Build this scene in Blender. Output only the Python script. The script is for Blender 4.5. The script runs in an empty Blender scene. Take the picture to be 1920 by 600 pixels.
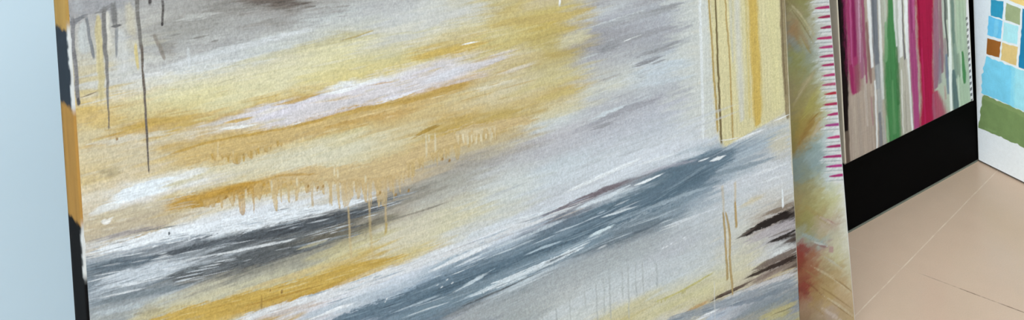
# Canvases leaning in the corner of a gallery room. Axes: X runs along the back wall towards the
# corner, Y points into the back wall, Z is up; the origin is the floor corner behind the display board.
import bpy, bmesh, math
import numpy as np
from mathutils import Matrix, Vector

C = bpy.context.scene.collection
R = math.radians

# ----------------------------------------------------------------------------- helpers
def srgb(c):
    c = np.asarray(c, float) / 255.0
    return np.where(c <= 0.04045, c / 12.92, ((c + 0.055) / 1.055) ** 2.4)

PAINT = 0.78          # reflectance of the paint relative to its tone
def tone(r, g, b):
    return np.minimum(srgb([r, g, b]) * PAINT, .95)
ACROSS, DOWN, PATCH, RUNS = 0, 1, 2, 3                            # kinds of brush stroke

def link(name, me, parent=None, mat=None):
    o = bpy.data.objects.new(name, me)
    C.objects.link(o)
    if parent is not None:
        o.parent = parent
    if mat is not None and me is not None:
        me.materials.append(mat)
    return o

def tag(o, label=None, cat=None, group=None, kind=None):
    if label: o['label'] = label
    if cat: o['category'] = cat
    if group: o['group'] = group
    if kind: o['kind'] = kind
    return o

def grid_mesh(name, co, nr, nc, colors=None, smooth=True):
    """co: (nr*nc, 3) points of a grid, row by row."""
    me = bpy.data.meshes.new(name)
    i = np.arange((nr - 1) * (nc - 1)); r = i // (nc - 1); c = i % (nc - 1)
    a = r * nc + c
    q = np.stack([a, a + 1, a + nc + 1, a + nc], 1).astype(np.int32)
    me.vertices.add(nr * nc); me.vertices.foreach_set('co', np.ascontiguousarray(co, np.float32).ravel())
    me.loops.add(q.size); me.loops.foreach_set('vertex_index', q.ravel())
    me.polygons.add(len(q))
    me.polygons.foreach_set('loop_start', np.arange(0, q.size, 4, dtype=np.int32))
    me.polygons.foreach_set('use_smooth', np.full(len(q), smooth, bool))
    me.update(calc_edges=True)
    if colors is not None:
        at = me.color_attributes.new('paint', 'FLOAT_COLOR', 'POINT')
        rgba = np.ones((nr * nc, 4), np.float32); rgba[:, :3] = colors
        at.data.foreach_set('color', rgba.ravel())
    return me

def box_mesh(name, lo, hi, bevel=0.0, seg=2):
    bm = bmesh.new()
    bmesh.ops.create_cube(bm, size=1.0)
    for v in bm.verts:
        v.co = Vector([lo[k] + (v.co[k] + .5) * (hi[k] - lo[k]) for k in range(3)])
    if bevel:
        bmesh.ops.bevel(bm, geom=list(bm.edges), offset=bevel, segments=seg, affect='EDGES', profile=.6)
    me = bpy.data.meshes.new(name); bm.to_mesh(me); bm.free()
    return me

# ----------------------------------------------------------------------------- noise and brushes
_T = np.random.RandomState(11).rand(256, 256)
def vn(x, y, seed=0):
    x = x + seed * 17.31; y = y + seed * 9.77
    xi = np.floor(x); yi = np.floor(y); fx = x - xi; fy = y - yi
    xi = xi.astype(np.int64); yi = yi.astype(np.int64)
    fx = fx * fx * (3 - 2 * fx); fy = fy * fy * (3 - 2 * fy)
    x0 = xi & 255; x1 = (xi + 1) & 255; y0 = yi & 255; y1 = (yi + 1) & 255
    return (_T[y0, x0] * (1 - fx) + _T[y0, x1] * fx) * (1 - fy) + (_T[y1, x0] * (1 - fx) + _T[y1, x1] * fx) * fy
def smooth(a, b, x):
    t = np.clip((x - a) / (b - a), 0, 1); return t * t * (3 - 2 * t)

def tone2(a):
    return np.minimum(srgb(a) * PAINT, .95)

def under_painting(base, U, Q, K, lo, hi, wu, wv):
    """Colour columns blended along the brush direction; Q = height corrected for the brush slope K."""
    us = []; prof = []
    step = 2.0; qs = np.arange(lo, hi, step)
    for line in base:
        u = line[0]; us.append(u)
        st = np.array(line[1:], float).reshape(-1, 4); st = st[np.argsort(st[:, 0], kind='stable')]
        x = st[:, 0] + K * u; c = tone2(st[:, 1:])
        span = x[-1] - x[0]
        w = np.abs((qs - x[0] + span) % (2 * span) - span) + x[0]     # beyond the studied strip the pattern folds back
        prof.append(np.stack([np.interp(w, x, c[:, k]) for k in range(3)], 1))
    us = np.array(us); prof = np.array(prof)
    Uw = U + wu * (vn(U / (wu * 1.6), Q / (wv * .9), 3) - .5) * 2 + wu * .5 * (vn(U / (wu * .5), Q / (wv * .3), 4) - .5) * 2
    Qw = Q + wv * (vn(U / (wu * 1.8), Q / (wv * 1.1), 5) - .5) * 1.6 + wv * .55 * (vn(U / (wu * .45), Q / (wv * .3), 6) - .5) * 2 + wv * .3 * (vn(U / 6., Q / 3., 7) - .5) * 2
    fi = np.interp(Uw, us, np.arange(len(us))); i0 = np.minimum(fi.astype(int), len(us) - 2); f = fi - i0; f = f * f * (3 - 2 * f)
    qi = np.clip((Qw - lo) / step, 0, len(qs) - 2); q0 = qi.astype(int); g = qi - q0
    f = f[:, None]; g = g[:, None]
    a = prof[i0, q0] * (1 - g) + prof[i0, q0 + 1] * g
    b = prof[i0 + 1, q0] * (1 - g) + prof[i0 + 1, q0 + 1] * g
    return a * (1 - f) + b * f

def polygon_distance(px, py, P):
    d = np.full(px.shape, 1e9); ins = np.zeros(px.shape, bool)
    n = len(P)
    for i in range(n):
        ax, ay = P[i]; bx, by = P[(i + 1) % n]
        ex, ey = bx - ax, by - ay
        t = np.clip(((px - ax) * ex + (py - ay) * ey) / (ex * ex + ey * ey + 1e-9), 0, 1)
        d = np.minimum(d, np.hypot(px - ax - t * ex, py - ay - t * ey))
        cr = ((ay > py) != (by > py)) & (px < (bx - ax) * (py - ay) / (by - ay + 1e-12) + ax)
        ins ^= cr
    return np.where(ins, -d, d)

def brush(strokes, U, V, Q, col, hgt, gr=1.0, wobble=.9):
    """Lay the strokes over col (n,3). ACROSS runs over (u, v, half height), DOWN runs down (v, u, half width),
    PATCH is a filled patch. hgt collects the thickness of the paint."""
    for k, s in enumerate(strokes):
        t = s[0]; c = tone(*s[1:4]); op, soft, dry, jag = s[4:8]
        p = np.array(s[8:], float)
        if t == RUNS:                                   # (u, v of the edge, greatest length) ...; soft = finger width, dry = rim
            p = p.reshape(-1, 3)
            sel = np.nonzero((U > p[0, 0]) & (U < p[-1, 0]) & (V < p[:, 1].max() + 2) & (V > (p[:, 1] - p[:, 2]).min() - 2))[0]
            if not len(sel): continue
            u = U[sel] + 1.0 * (vn(V[sel] / 9, U[sel] / 6, k + 2) - .5); v = V[sel]
            top = np.interp(u, p[:, 0], p[:, 1]) + 1.6 * (vn(u / 5, u * 0, k) - .5); ln = np.interp(u, p[:, 0], p[:, 2])
            f = vn(u / soft, u * 0 + .5, k) ; g = vn(u / (soft * 3.1), u * 0 + .5, k + 1)
            f = smooth(.30, .86, f) * (.35 + .9 * g)
            low = top - ln * (.06 + f)
            below = low - v                              # > 0 under the end of the run
            al = (1 - smooth(-.7, .5, below)) * (1 - smooth(-2.5, 2.0, v - top))
            wash = .62 + .38 * vn(u / 1.3, v / 9, k + 4)
            al = al * wash
            rim = smooth(-2.6, -.4, below) * dry
            al = (al * op)[:, None]; rim = rim[:, None]
            c2 = c[None, :] * (1 - rim) + c[None, :] * np.array([[.72, .62, .42]]) * rim
            col[sel] = col[sel] * (1 - al) + np.clip(c2 * (.93 + .14 * vn(u / 1.2, v / 2, k + 6))[:, None], 0, 1) * al
            continue
        if t == PATCH:
            p = p.reshape(-1, 2)
            m = soft + jag + 3
            sel = np.nonzero((U > p[:, 0].min() - m) & (U < p[:, 0].max() + m) & (V > p[:, 1].min() - m) & (V < p[:, 1].max() + m))[0]
            if not len(sel): continue
            u = U[sel]; v = V[sel]
            dd = polygon_distance(u + dry * (vn(u / 9, v / 9, k) - .5) * 3, v + dry * (vn(u / 8, v / 8, k + 5) - .5) * 3, p)
            al = 1 - smooth(-soft * .5, soft * .5, dd)
            jit = .94 + .12 * vn(u / 14, v / 14, k) + .05 * (vn(u / 2.5, v / 7, k) - .5)
        else:
            p = p.reshape(-1, 3)
            A_, B_ = (U, V) if t == ACROSS else (V, U)
            hm = p[:, 2].max() * 1.6 + 2
            sel = np.nonzero((A_ > p[0, 0]) & (A_ < p[-1, 0]) & (B_ > p[:, 1].min() - hm) & (B_ < p[:, 1].max() + hm))[0]
            if not len(sel): continue
            a = A_[sel]; b = B_[sel]
            cc = np.interp(a, p[:, 0], p[:, 1]); hh = np.maximum(np.interp(a, p[:, 0], p[:, 2]), .4)
            if t == DOWN: cc = cc + wobble * (vn(a / 11, a * 0, k) - .5) * np.minimum(hh, 2.0)
            keep = np.abs(b - cc) < hh * 1.7
            sel = sel[keep]; a = a[keep]; b = b[keep]; cc = cc[keep]; hh = hh[keep]
            if not len(sel): continue
            cross = (Q[sel] if t == ACROSS else b) / gr; al_ = a / gr
            fine = vn(al_ / 1.5, cross / 1.1, k + 4)
            tt = np.abs(b - cc) / hh
            rag = (vn(al_ / 16, cross / 1.8, k) - .5) * 1.5 + (vn(al_ / 4.5, cross / 1.0, k + 3) - .5) * 1.1 + (fine - .5) * .7
            tt = tt + jag * rag * (1.25 if t == ACROSS else .8)
            al = 1 - smooth(1 - soft, 1 + soft * .25, tt)
            L = p[-1, 0] - p[0, 0]
            endw = min(L * .26, 24.0 if t == ACROSS else 5.0)
            if jag < .06: endw *= .3
            e = np.minimum(a - p[0, 0], p[-1, 0] - a) + (vn(cross / 1.1, al_ / 60, k + 9) - .5) * endw * (1.5 if t == ACROSS else .4)
            al = al * smooth(0, endw + .01, e)
            if dry > 0:
                br = .36 * vn(al_ / 46, cross / .9, k + 1) + .30 * vn(al_ / 9, cross / .8, k + 2) + .34 * fine
                br = br + .16 * (1 - tt)
                al = al * smooth(dry * .82 - .12, dry * .82 + .14, br)
            jit = 1 + .20 * (vn(al_ / 50, cross / 1.2, k + 6) - .5) + .12 * (vn(al_ / 7, cross / .8, k + 7) - .5)
        al = (al * op)[:, None]
        col[sel] = col[sel] * (1 - al) + np.clip(c[None, :] * jit[:, None], 0, 1) * al
        thick = al[:, 0] * (.5 + .7 * float(c.mean())) * (.6 + .8 * vn(U[sel] / 9 / gr, Q[sel] / 1.3 / gr, k + 8))
        hgt[sel] = np.maximum(hgt[sel] * (1 - .5 * al[:, 0]), thick)
    return col

def bristle_marks(bundles, seed=5):
    """Fine hair marks the brush leaves along a big stroke."""
    rs = np.random.RandomState(seed); out = []
    for n, ln, hh, op, dry, spread, cols, line in bundles:
        q = np.array(line, float).reshape(-1, 4)
        for _ in range(n):
            u0 = rs.uniform(q[0, 0] - 8, q[-1, 0] - 8)
            mu = np.interp(u0, q[:, 0], q[:, 2]); mv = np.interp(u0, q[:, 0], q[:, 3])
            L = rs.uniform(*ln) * mu; H = rs.uniform(*hh) * mv
            off = np.clip(rs.normal(0, .55), -1.25, 1.25) * spread * mv; tilt = rs.uniform(-.015, .015)
            c = cols[rs.randint(len(cols))]
            s = [ACROSS, *c, rs.uniform(*op), .5, dry, .25]
            for k, f in ((0, .3), (.5, 1), (1, .3)):
                u = u0 + L * k
                if u > q[-1, 0]: v = q[-1, 1] + (u - q[-1, 0]) * (q[-1, 1] - q[-2, 1]) / (q[-1, 0] - q[-2, 0])
                elif u < q[0, 0]: v = q[0, 1] + (u - q[0, 0]) * (q[1, 1] - q[0, 1]) / (q[1, 0] - q[0, 0])
                else: v = np.interp(u, q[:, 0], q[:, 1])
                s += [u, v + off + tilt * L * k, H * f]
            out.append(s)
    return out

# ----------------------------------------------------------------------------- materials
def new_mat(name):
    m = bpy.data.materials.new(name); m.use_nodes = True
    nt = m.node_tree; b = nt.nodes['Principled BSDF']
    return m, nt, b
def nd(nt, typ, **kw):
    n = nt.nodes.new(typ)
    for k, v in kw.items():
        setattr(n, k, v)
    return n
def inp(n, **kw):
    for k, v in kw.items():
        n.inputs[k.replace('_', ' ')].default_value = v
    return n

def noise_node(nt, scale, detail=3, rough=.6, vec=None):
    n = nd(nt, 'ShaderNodeTexNoise'); inp(n, Scale=scale, Detail=detail, Roughness=rough)
    if vec is not None: nt.links.new(vec, n.inputs['Vector'])
    return n

def mat_paint(name, rough=.5, grain=.10, weave=900., bump=.25, spec=.3):
    """Paint colour laid on by the brushes above, broken up by the weave of the canvas."""
    m, nt, b = new_mat(name)
    at = nd(nt, 'ShaderNodeAttribute', attribute_name='paint')
    tc = nd(nt, 'ShaderNodeTexCoord')
    mp = nd(nt, 'ShaderNodeMapping'); mp.inputs['Scale'].default_value = (1, 1, .62)
    nt.links.new(tc.outputs['Object'], mp.inputs['Vector'])
    n1 = noise_node(nt, weave, 2, .7, mp.outputs['Vector'])
    n2 = noise_node(nt, weave * .22, 3, .6, mp.outputs['Vector'])
    add = nd(nt, 'ShaderNodeMath', operation='ADD')
    nt.links.new(n1.outputs['Fac'], add.inputs[0]); nt.links.new(n2.outputs['Fac'], add.inputs[1])
    mr = nd(nt, 'ShaderNodeMapRange'); inp(mr, From_Min=.6, From_Max=1.4, To_Min=1 - grain, To_Max=1 + grain)
    nt.links.new(add.outputs[0], mr.inputs['Value'])
    mul = nd(nt, 'ShaderNodeVectorMath', operation='SCALE')
    nt.links.new(at.outputs['Color'], mul.inputs[0]); nt.links.new(mr.outputs['Result'], mul.inputs['Scale'])
    nt.links.new(mul.outputs['Vector'], b.inputs['Base Color'])
    bp = nd(nt, 'ShaderNodeBump'); inp(bp, Strength=bump, Distance=.0006)
    nt.links.new(add.outputs[0], bp.inputs['Height']); nt.links.new(bp.outputs['Normal'], b.inputs['Normal'])
    b.inputs['Roughness'].default_value = rough
    b.inputs['Specular IOR Level'].default_value = spec
    return m

def mat_plain(name, rgb, rough=.6, var=.04, scale=30., bump=0., spec=.4, lin=None):
    m, nt, b = new_mat(name)
    c = srgb(rgb) if lin is None else np.array(lin)
    tc = nd(nt, 'ShaderNodeTexCoord')
    n = noise_node(nt, scale, 4, .6, tc.outputs['Object'])
    cr = nd(nt, 'ShaderNodeMix', data_type='RGBA')
    cr.inputs['A'].default_value = (*np.clip(c * (1 - var), 0, 1), 1); cr.inputs['B'].default_value = (*np.clip(c * (1 + var), 0, 1), 1)
    nt.links.new(n.outputs['Fac'], cr.inputs['Factor']); nt.links.new(cr.outputs['Result'], b.inputs['Base Color'])
    b.inputs['Roughness'].default_value = rough; b.inputs['Specular IOR Level'].default_value = spec
    if bump:
        n3 = noise_node(nt, scale * 12, 3, .6, tc.outputs['Object'])
        bp = nd(nt, 'ShaderNodeBump'); inp(bp, Strength=bump, Distance=.001)
        nt.links.new(n3.outputs['Fac'], bp.inputs['Height']); nt.links.new(bp.outputs['Normal'], b.inputs['Normal'])
    return m

def mat_wood(name):
    m, nt, b = new_mat(name)
    tc = nd(nt, 'ShaderNodeTexCoord')
    w = nd(nt, 'ShaderNodeTexNoise'); inp(w, Scale=60., Detail=5., Distortion=1.5)
    nt.links.new(tc.outputs['Object'], w.inputs['Vector'])
    cr = nd(nt, 'ShaderNodeValToRGB')
    cr.color_ramp.elements[0].color = (.42, .28, .15, 1); cr.color_ramp.elements[1].color = (.62, .46, .28, 1)
    nt.links.new(w.outputs['Fac'], cr.inputs['Fac']); nt.links.new(cr.outputs['Color'], b.inputs['Base Color'])
    b.inputs['Roughness'].default_value = .65
    return m

def line_mask(nt, pos, angle, px, py, period, width, wob=0.0):
    """1 on the joints of a set of parallel floor joints through (px,py), running at 'angle'."""
    L = nt.links.new
    sx = nd(nt, 'ShaderNodeSeparateXYZ'); L(pos, sx.inputs[0])
    nx, ny = -math.sin(angle), math.cos(angle)
    a = nd(nt, 'ShaderNodeMath', operation='MULTIPLY_ADD'); L(sx.outputs['X'], a.inputs[0]); a.inputs[1].default_value = nx; a.inputs[2].default_value = -(nx * px + ny * py)
    c = nd(nt, 'ShaderNodeMath', operation='MULTIPLY_ADD'); L(sx.outputs['Y'], c.inputs[0]); c.inputs[1].default_value = ny; L(a.outputs[0], c.inputs[2])
    n = noise_node(nt, 9., 3, .6, pos)
    w = nd(nt, 'ShaderNodeMath', operation='MULTIPLY_ADD'); L(n.outputs['Fac'], w.inputs[0]); w.inputs[1].default_value = wob; L(c.outputs[0], w.inputs[2])
    h = nd(nt, 'ShaderNodeMath', operation='ADD'); L(w.outputs[0], h.inputs[0]); h.inputs[1].default_value = period * .5 - wob * .5
    md = nd(nt, 'ShaderNodeMath', operation='FLOORED_MODULO'); L(h.outputs[0], md.inputs[0]); md.inputs[1].default_value = period
    s = nd(nt, 'ShaderNodeMath', operation='SUBTRACT'); L(md.outputs[0], s.inputs[0]); s.inputs[1].default_value = period * .5
    ab = nd(nt, 'ShaderNodeMath', operation='ABSOLUTE'); L(s.outputs[0], ab.inputs[0])
    mr = nd(nt, 'ShaderNodeMapRange', interpolation_type='SMOOTHSTEP'); inp(mr, From_Min=width * .4, From_Max=width, To_Min=1., To_Max=0.)
    L(ab.outputs[0], mr.inputs['Value'])
    return mr.outputs['Result'], c.outputs[0]

def mat_floor():
    m, nt, b = new_mat('beige floor tile'); L = nt.links.new
    geo = nd(nt, 'ShaderNodeNewGeometry'); pos = geo.outputs['Position']
    n1 = noise_node(nt, 5., 5, .6, pos); n2 = noise_node(nt, 420., 3, .7, pos); n3 = noise_node(nt, 26., 4, .6, pos)
    mx = nd(nt, 'ShaderNodeMix', data_type='RGBA')
    base = srgb((214, 187, 163))
    mx.inputs['A'].default_value = (*(base * .93), 1); mx.inputs['B'].default_value = (*(base * 1.07), 1)
    ad = nd(nt, 'ShaderNodeMath', operation='MULTIPLY_ADD'); L(n2.outputs['Fac'], ad.inputs[0]); ad.inputs[1].default_value = 1.3
    sb = nd(nt, 'ShaderNodeMath', operation='MULTIPLY_ADD'); L(n3.outputs['Fac'], sb.inputs[0]); sb.inputs[1].default_value = .5; L(n1.outputs['Fac'], sb.inputs[2])
    sc = nd(nt, 'ShaderNodeMath', operation='SUBTRACT'); L(sb.outputs[0], sc.inputs[0]); sc.inputs[1].default_value = .9
    L(sc.outputs[0], ad.inputs[2]); L(ad.outputs[0], mx.inputs['Factor'])
    out = mx.outputs['Result']
    # a pale filled joint and a darker open joint
    mA, _ = line_mask(nt, pos, 0.1852, -0.5868, -0.1601, .92, .0017, .003)
    mB, _ = line_mask(nt, pos, -1.2280, -0.4325, -0.2178, .92, .0019, .002)
    br = noise_node(nt, 22., 4, .7, pos)
    # the cross joint has kept its pale filler near the wall and lost it further out
    sy = nd(nt, 'ShaderNodeSeparateXYZ'); L(pos, sy.inputs[0])
    wear = nd(nt, 'ShaderNodeMapRange'); inp(wear, From_Min=-0.2318, From_Max=-0.1433, To_Min=0., To_Max=1.); L(sy.outputs['Y'], wear.inputs['Value'])
    cB = nd(nt, 'ShaderNodeMix', data_type='RGBA'); L(wear.outputs['Result'], cB.inputs['Factor'])
    cB.inputs['A'].default_value = (*srgb((98, 76, 58)), 1); cB.inputs['B'].default_value = (*srgb((216, 194, 172)), 1)
    for msk, colr, lo, hi, mxv in ((mA, (238, 222, 200), .36, .60, .72), (mB, None, .40, .62, .85)):
        g = nd(nt, 'ShaderNodeMapRange'); inp(g, From_Min=lo, From_Max=hi, To_Min=.15, To_Max=mxv); L(br.outputs['Fac'], g.inputs['Value'])
        k = nd(nt, 'ShaderNodeMath', operation='MULTIPLY'); L(msk, k.inputs[0]); L(g.outputs['Result'], k.inputs[1])
        q = nd(nt, 'ShaderNodeMix', data_type='RGBA'); L(k.outputs[0], q.inputs['Factor']); L(out, q.inputs['A'])
        if colr: q.inputs['B'].default_value = (*srgb(colr), 1)
        else: L(cB.outputs['Result'], q.inputs['B'])
        out = q.outputs['Result']
    # a few dark specks
    vo = nd(nt, 'ShaderNodeTexVoronoi'); inp(vo, Scale=7.5); L(pos, vo.inputs['Vector'])
    mr = nd(nt, 'ShaderNodeMapRange'); inp(mr, From_Min=.012, From_Max=.022, To_Min=.75, To_Max=0.); L(vo.outputs['Distance'], mr.inputs['Value'])
    q = nd(nt, 'ShaderNodeMix', data_type='RGBA'); L(mr.outputs['Result'], q.inputs['Factor']); L(out, q.inputs['A']); q.inputs['B'].default_value = (*srgb((84, 66, 50)), 1)
    L(q.outputs['Result'], b.inputs['Base Color'])
    b.inputs['Roughness'].default_value = 0.22; b.inputs['Specular IOR Level'].default_value = 0.35
    bp = nd(nt, 'ShaderNodeBump'); inp(bp, Strength=.08, Distance=.001); L(n3.outputs['Fac'], bp.inputs['Height']); L(bp.outputs['Normal'], b.inputs['Normal'])
    return m

def mat_emit(name, rgb, s):
    m, nt, b = new_mat(name)
    b.inputs['Base Color'].default_value = (.9, .9, .9, 1)
    b.inputs['Emission Color'].default_value = (*rgb, 1); b.inputs['Emission Strength'].default_value = s
    return m

WOOD = mat_wood('pine stretcher wood')
EDGE_PAINT = mat_paint('paint on the wrapped edge', .85, .06, 800., .2, .06)
# ----------------------------------------------------------------------------- stretched canvases
def wrapped_edge(W, H, T, r, colfn, step=.004):
    """The canvas folded round the four sides: rounded front arris, side, fold on the back."""
    prof = [(r, 0.0)] + [(r - r * math.sin(a), r - r * math.cos(a)) for a in (.26, .52, .79, 1.05, 1.31)] + [(0.0, r)]
    prof += [(0.0, r + (T - r) * f) for f in (.12, .25, .4, .55, .7, .85, 1.0)] + [(.022, T + .0006)]
    per = []
    nu = max(2, int(W / step / 2)); nv = max(2, int(H / step))
    for k in range(nu): per.append((0, k / nu))
    for k in range(nv): per.append((1, k / nv))
    for k in range(nu): per.append((2, k / nu))
    for k in range(nv): per.append((3, k / nv))
    per.append((0, 0.0))
    co = []; uv = []
    for ins, y in prof:
        x0, x1, z0, z1 = ins, W - ins, ins, H - ins
        for sd, f in per:
            if sd == 0: x, z = x0 + (x1 - x0) * f, z0
            elif sd == 1: x, z = x1, z0 + (z1 - z0) * f
            elif sd == 2: x, z = x1 - (x1 - x0) * f, z1
            else: x, z = x0, z1 - (z1 - z0) * f
            co.append((x, y, z)); uv.append((x * 1000, z * 1000, y * 1000, sd))
    co = np.array(co); uv = np.array(uv)
    return grid_mesh('wrapped_edge', co, len(prof), len(per), colfn(uv))

def canvas(name, W, H, T, us, rows, paint, edgecol, mat, lab, cat, loc, yaw, lean, bumpmm=.35):
    """A stretched canvas. us: column positions, rows(t-array)->heights per column, both in metres."""
    root = link(name, None); tag(root, lab, cat)
    r = .0025
    U, V = rows(us)                                     # (nr,nc) each
    nr, nc = U.shape
    col, hgt = paint(U.ravel() * 1000, V.ravel() * 1000)
    edge = np.minimum(np.minimum(U.ravel() - r, W - r - U.ravel()), np.minimum(V.ravel() - r, H - r - V.ravel()))
    y = -hgt * bumpmm * .001 * np.clip(edge / .004, 0, 1)
    co = np.stack([U.ravel(), y, V.ravel()], 1)
    link('painted_face', grid_mesh('painted_face', co, nr, nc, col), root, mat)
    e = link('wrapped_edge', wrapped_edge(W, H, T, r, edgecol), root, EDGE_PAINT)
    tag(e, EDGE_LABELS[name])
    w = .045
    for lo, hi in (((.004, .006, .004), (w, T - .002, H - .004)), ((W - w, .006, .004), (W - .004, T - .002, H - .004)),
                   ((w + .001, .006, .004), (W - w - .001, T - .002, w)), ((w + .001, .006, H - w), (W - w - .001, T - .002, H - .004))):
        link('stretcher_bar', box_mesh('stretcher_bar', lo, hi, .002), root, WOOD)
    root.matrix_world = Matrix.Translation(loc) @ Matrix.Rotation(yaw, 4, 'Z') @ Matrix.Rotation(-lean, 4, 'X')
    return root

EDGE_LABELS = {'drip_painting': 'wrapped canvas edge in ochre, navy and black blocks',
               'swirl_painting': 'white wrapped canvas edge', 'striped_painting': 'plain beige wrapped canvas edge',
               'colour_block_canvas': 'white wrapped canvas edge'}

def window_rows(W, H, loband, hiband, nin, nout=14, r=.0025):
    """Rows dense between two heights (functions of u), coarse above and below them."""
    def f(us):
        lo = np.clip(loband(us), r + .004, H - .02); hi = np.clip(hiband(us), lo + .01, H - r - .004)
        t = np.linspace(0, 1, nin)[:, None]
        mid = lo[None, :] * (1 - t) + hi[None, :] * t
        s = np.linspace(0, 1, nout)[:, None]
        below = r * (1 - s[:-1]) + lo[None, :] * s[:-1]
        above = hi[None, :] * (1 - s[1:]) + (H - r) * s[1:]
        V = np.concatenate([below, mid, above], 0)
        return np.broadcast_to(us[None, :], V.shape).copy(), V
    return f
def dense(parts):
    out = [np.linspace(a, b, n, endpoint=False) for a, b, n in parts]
    return np.concatenate(out + [[parts[-1][1]]])

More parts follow.
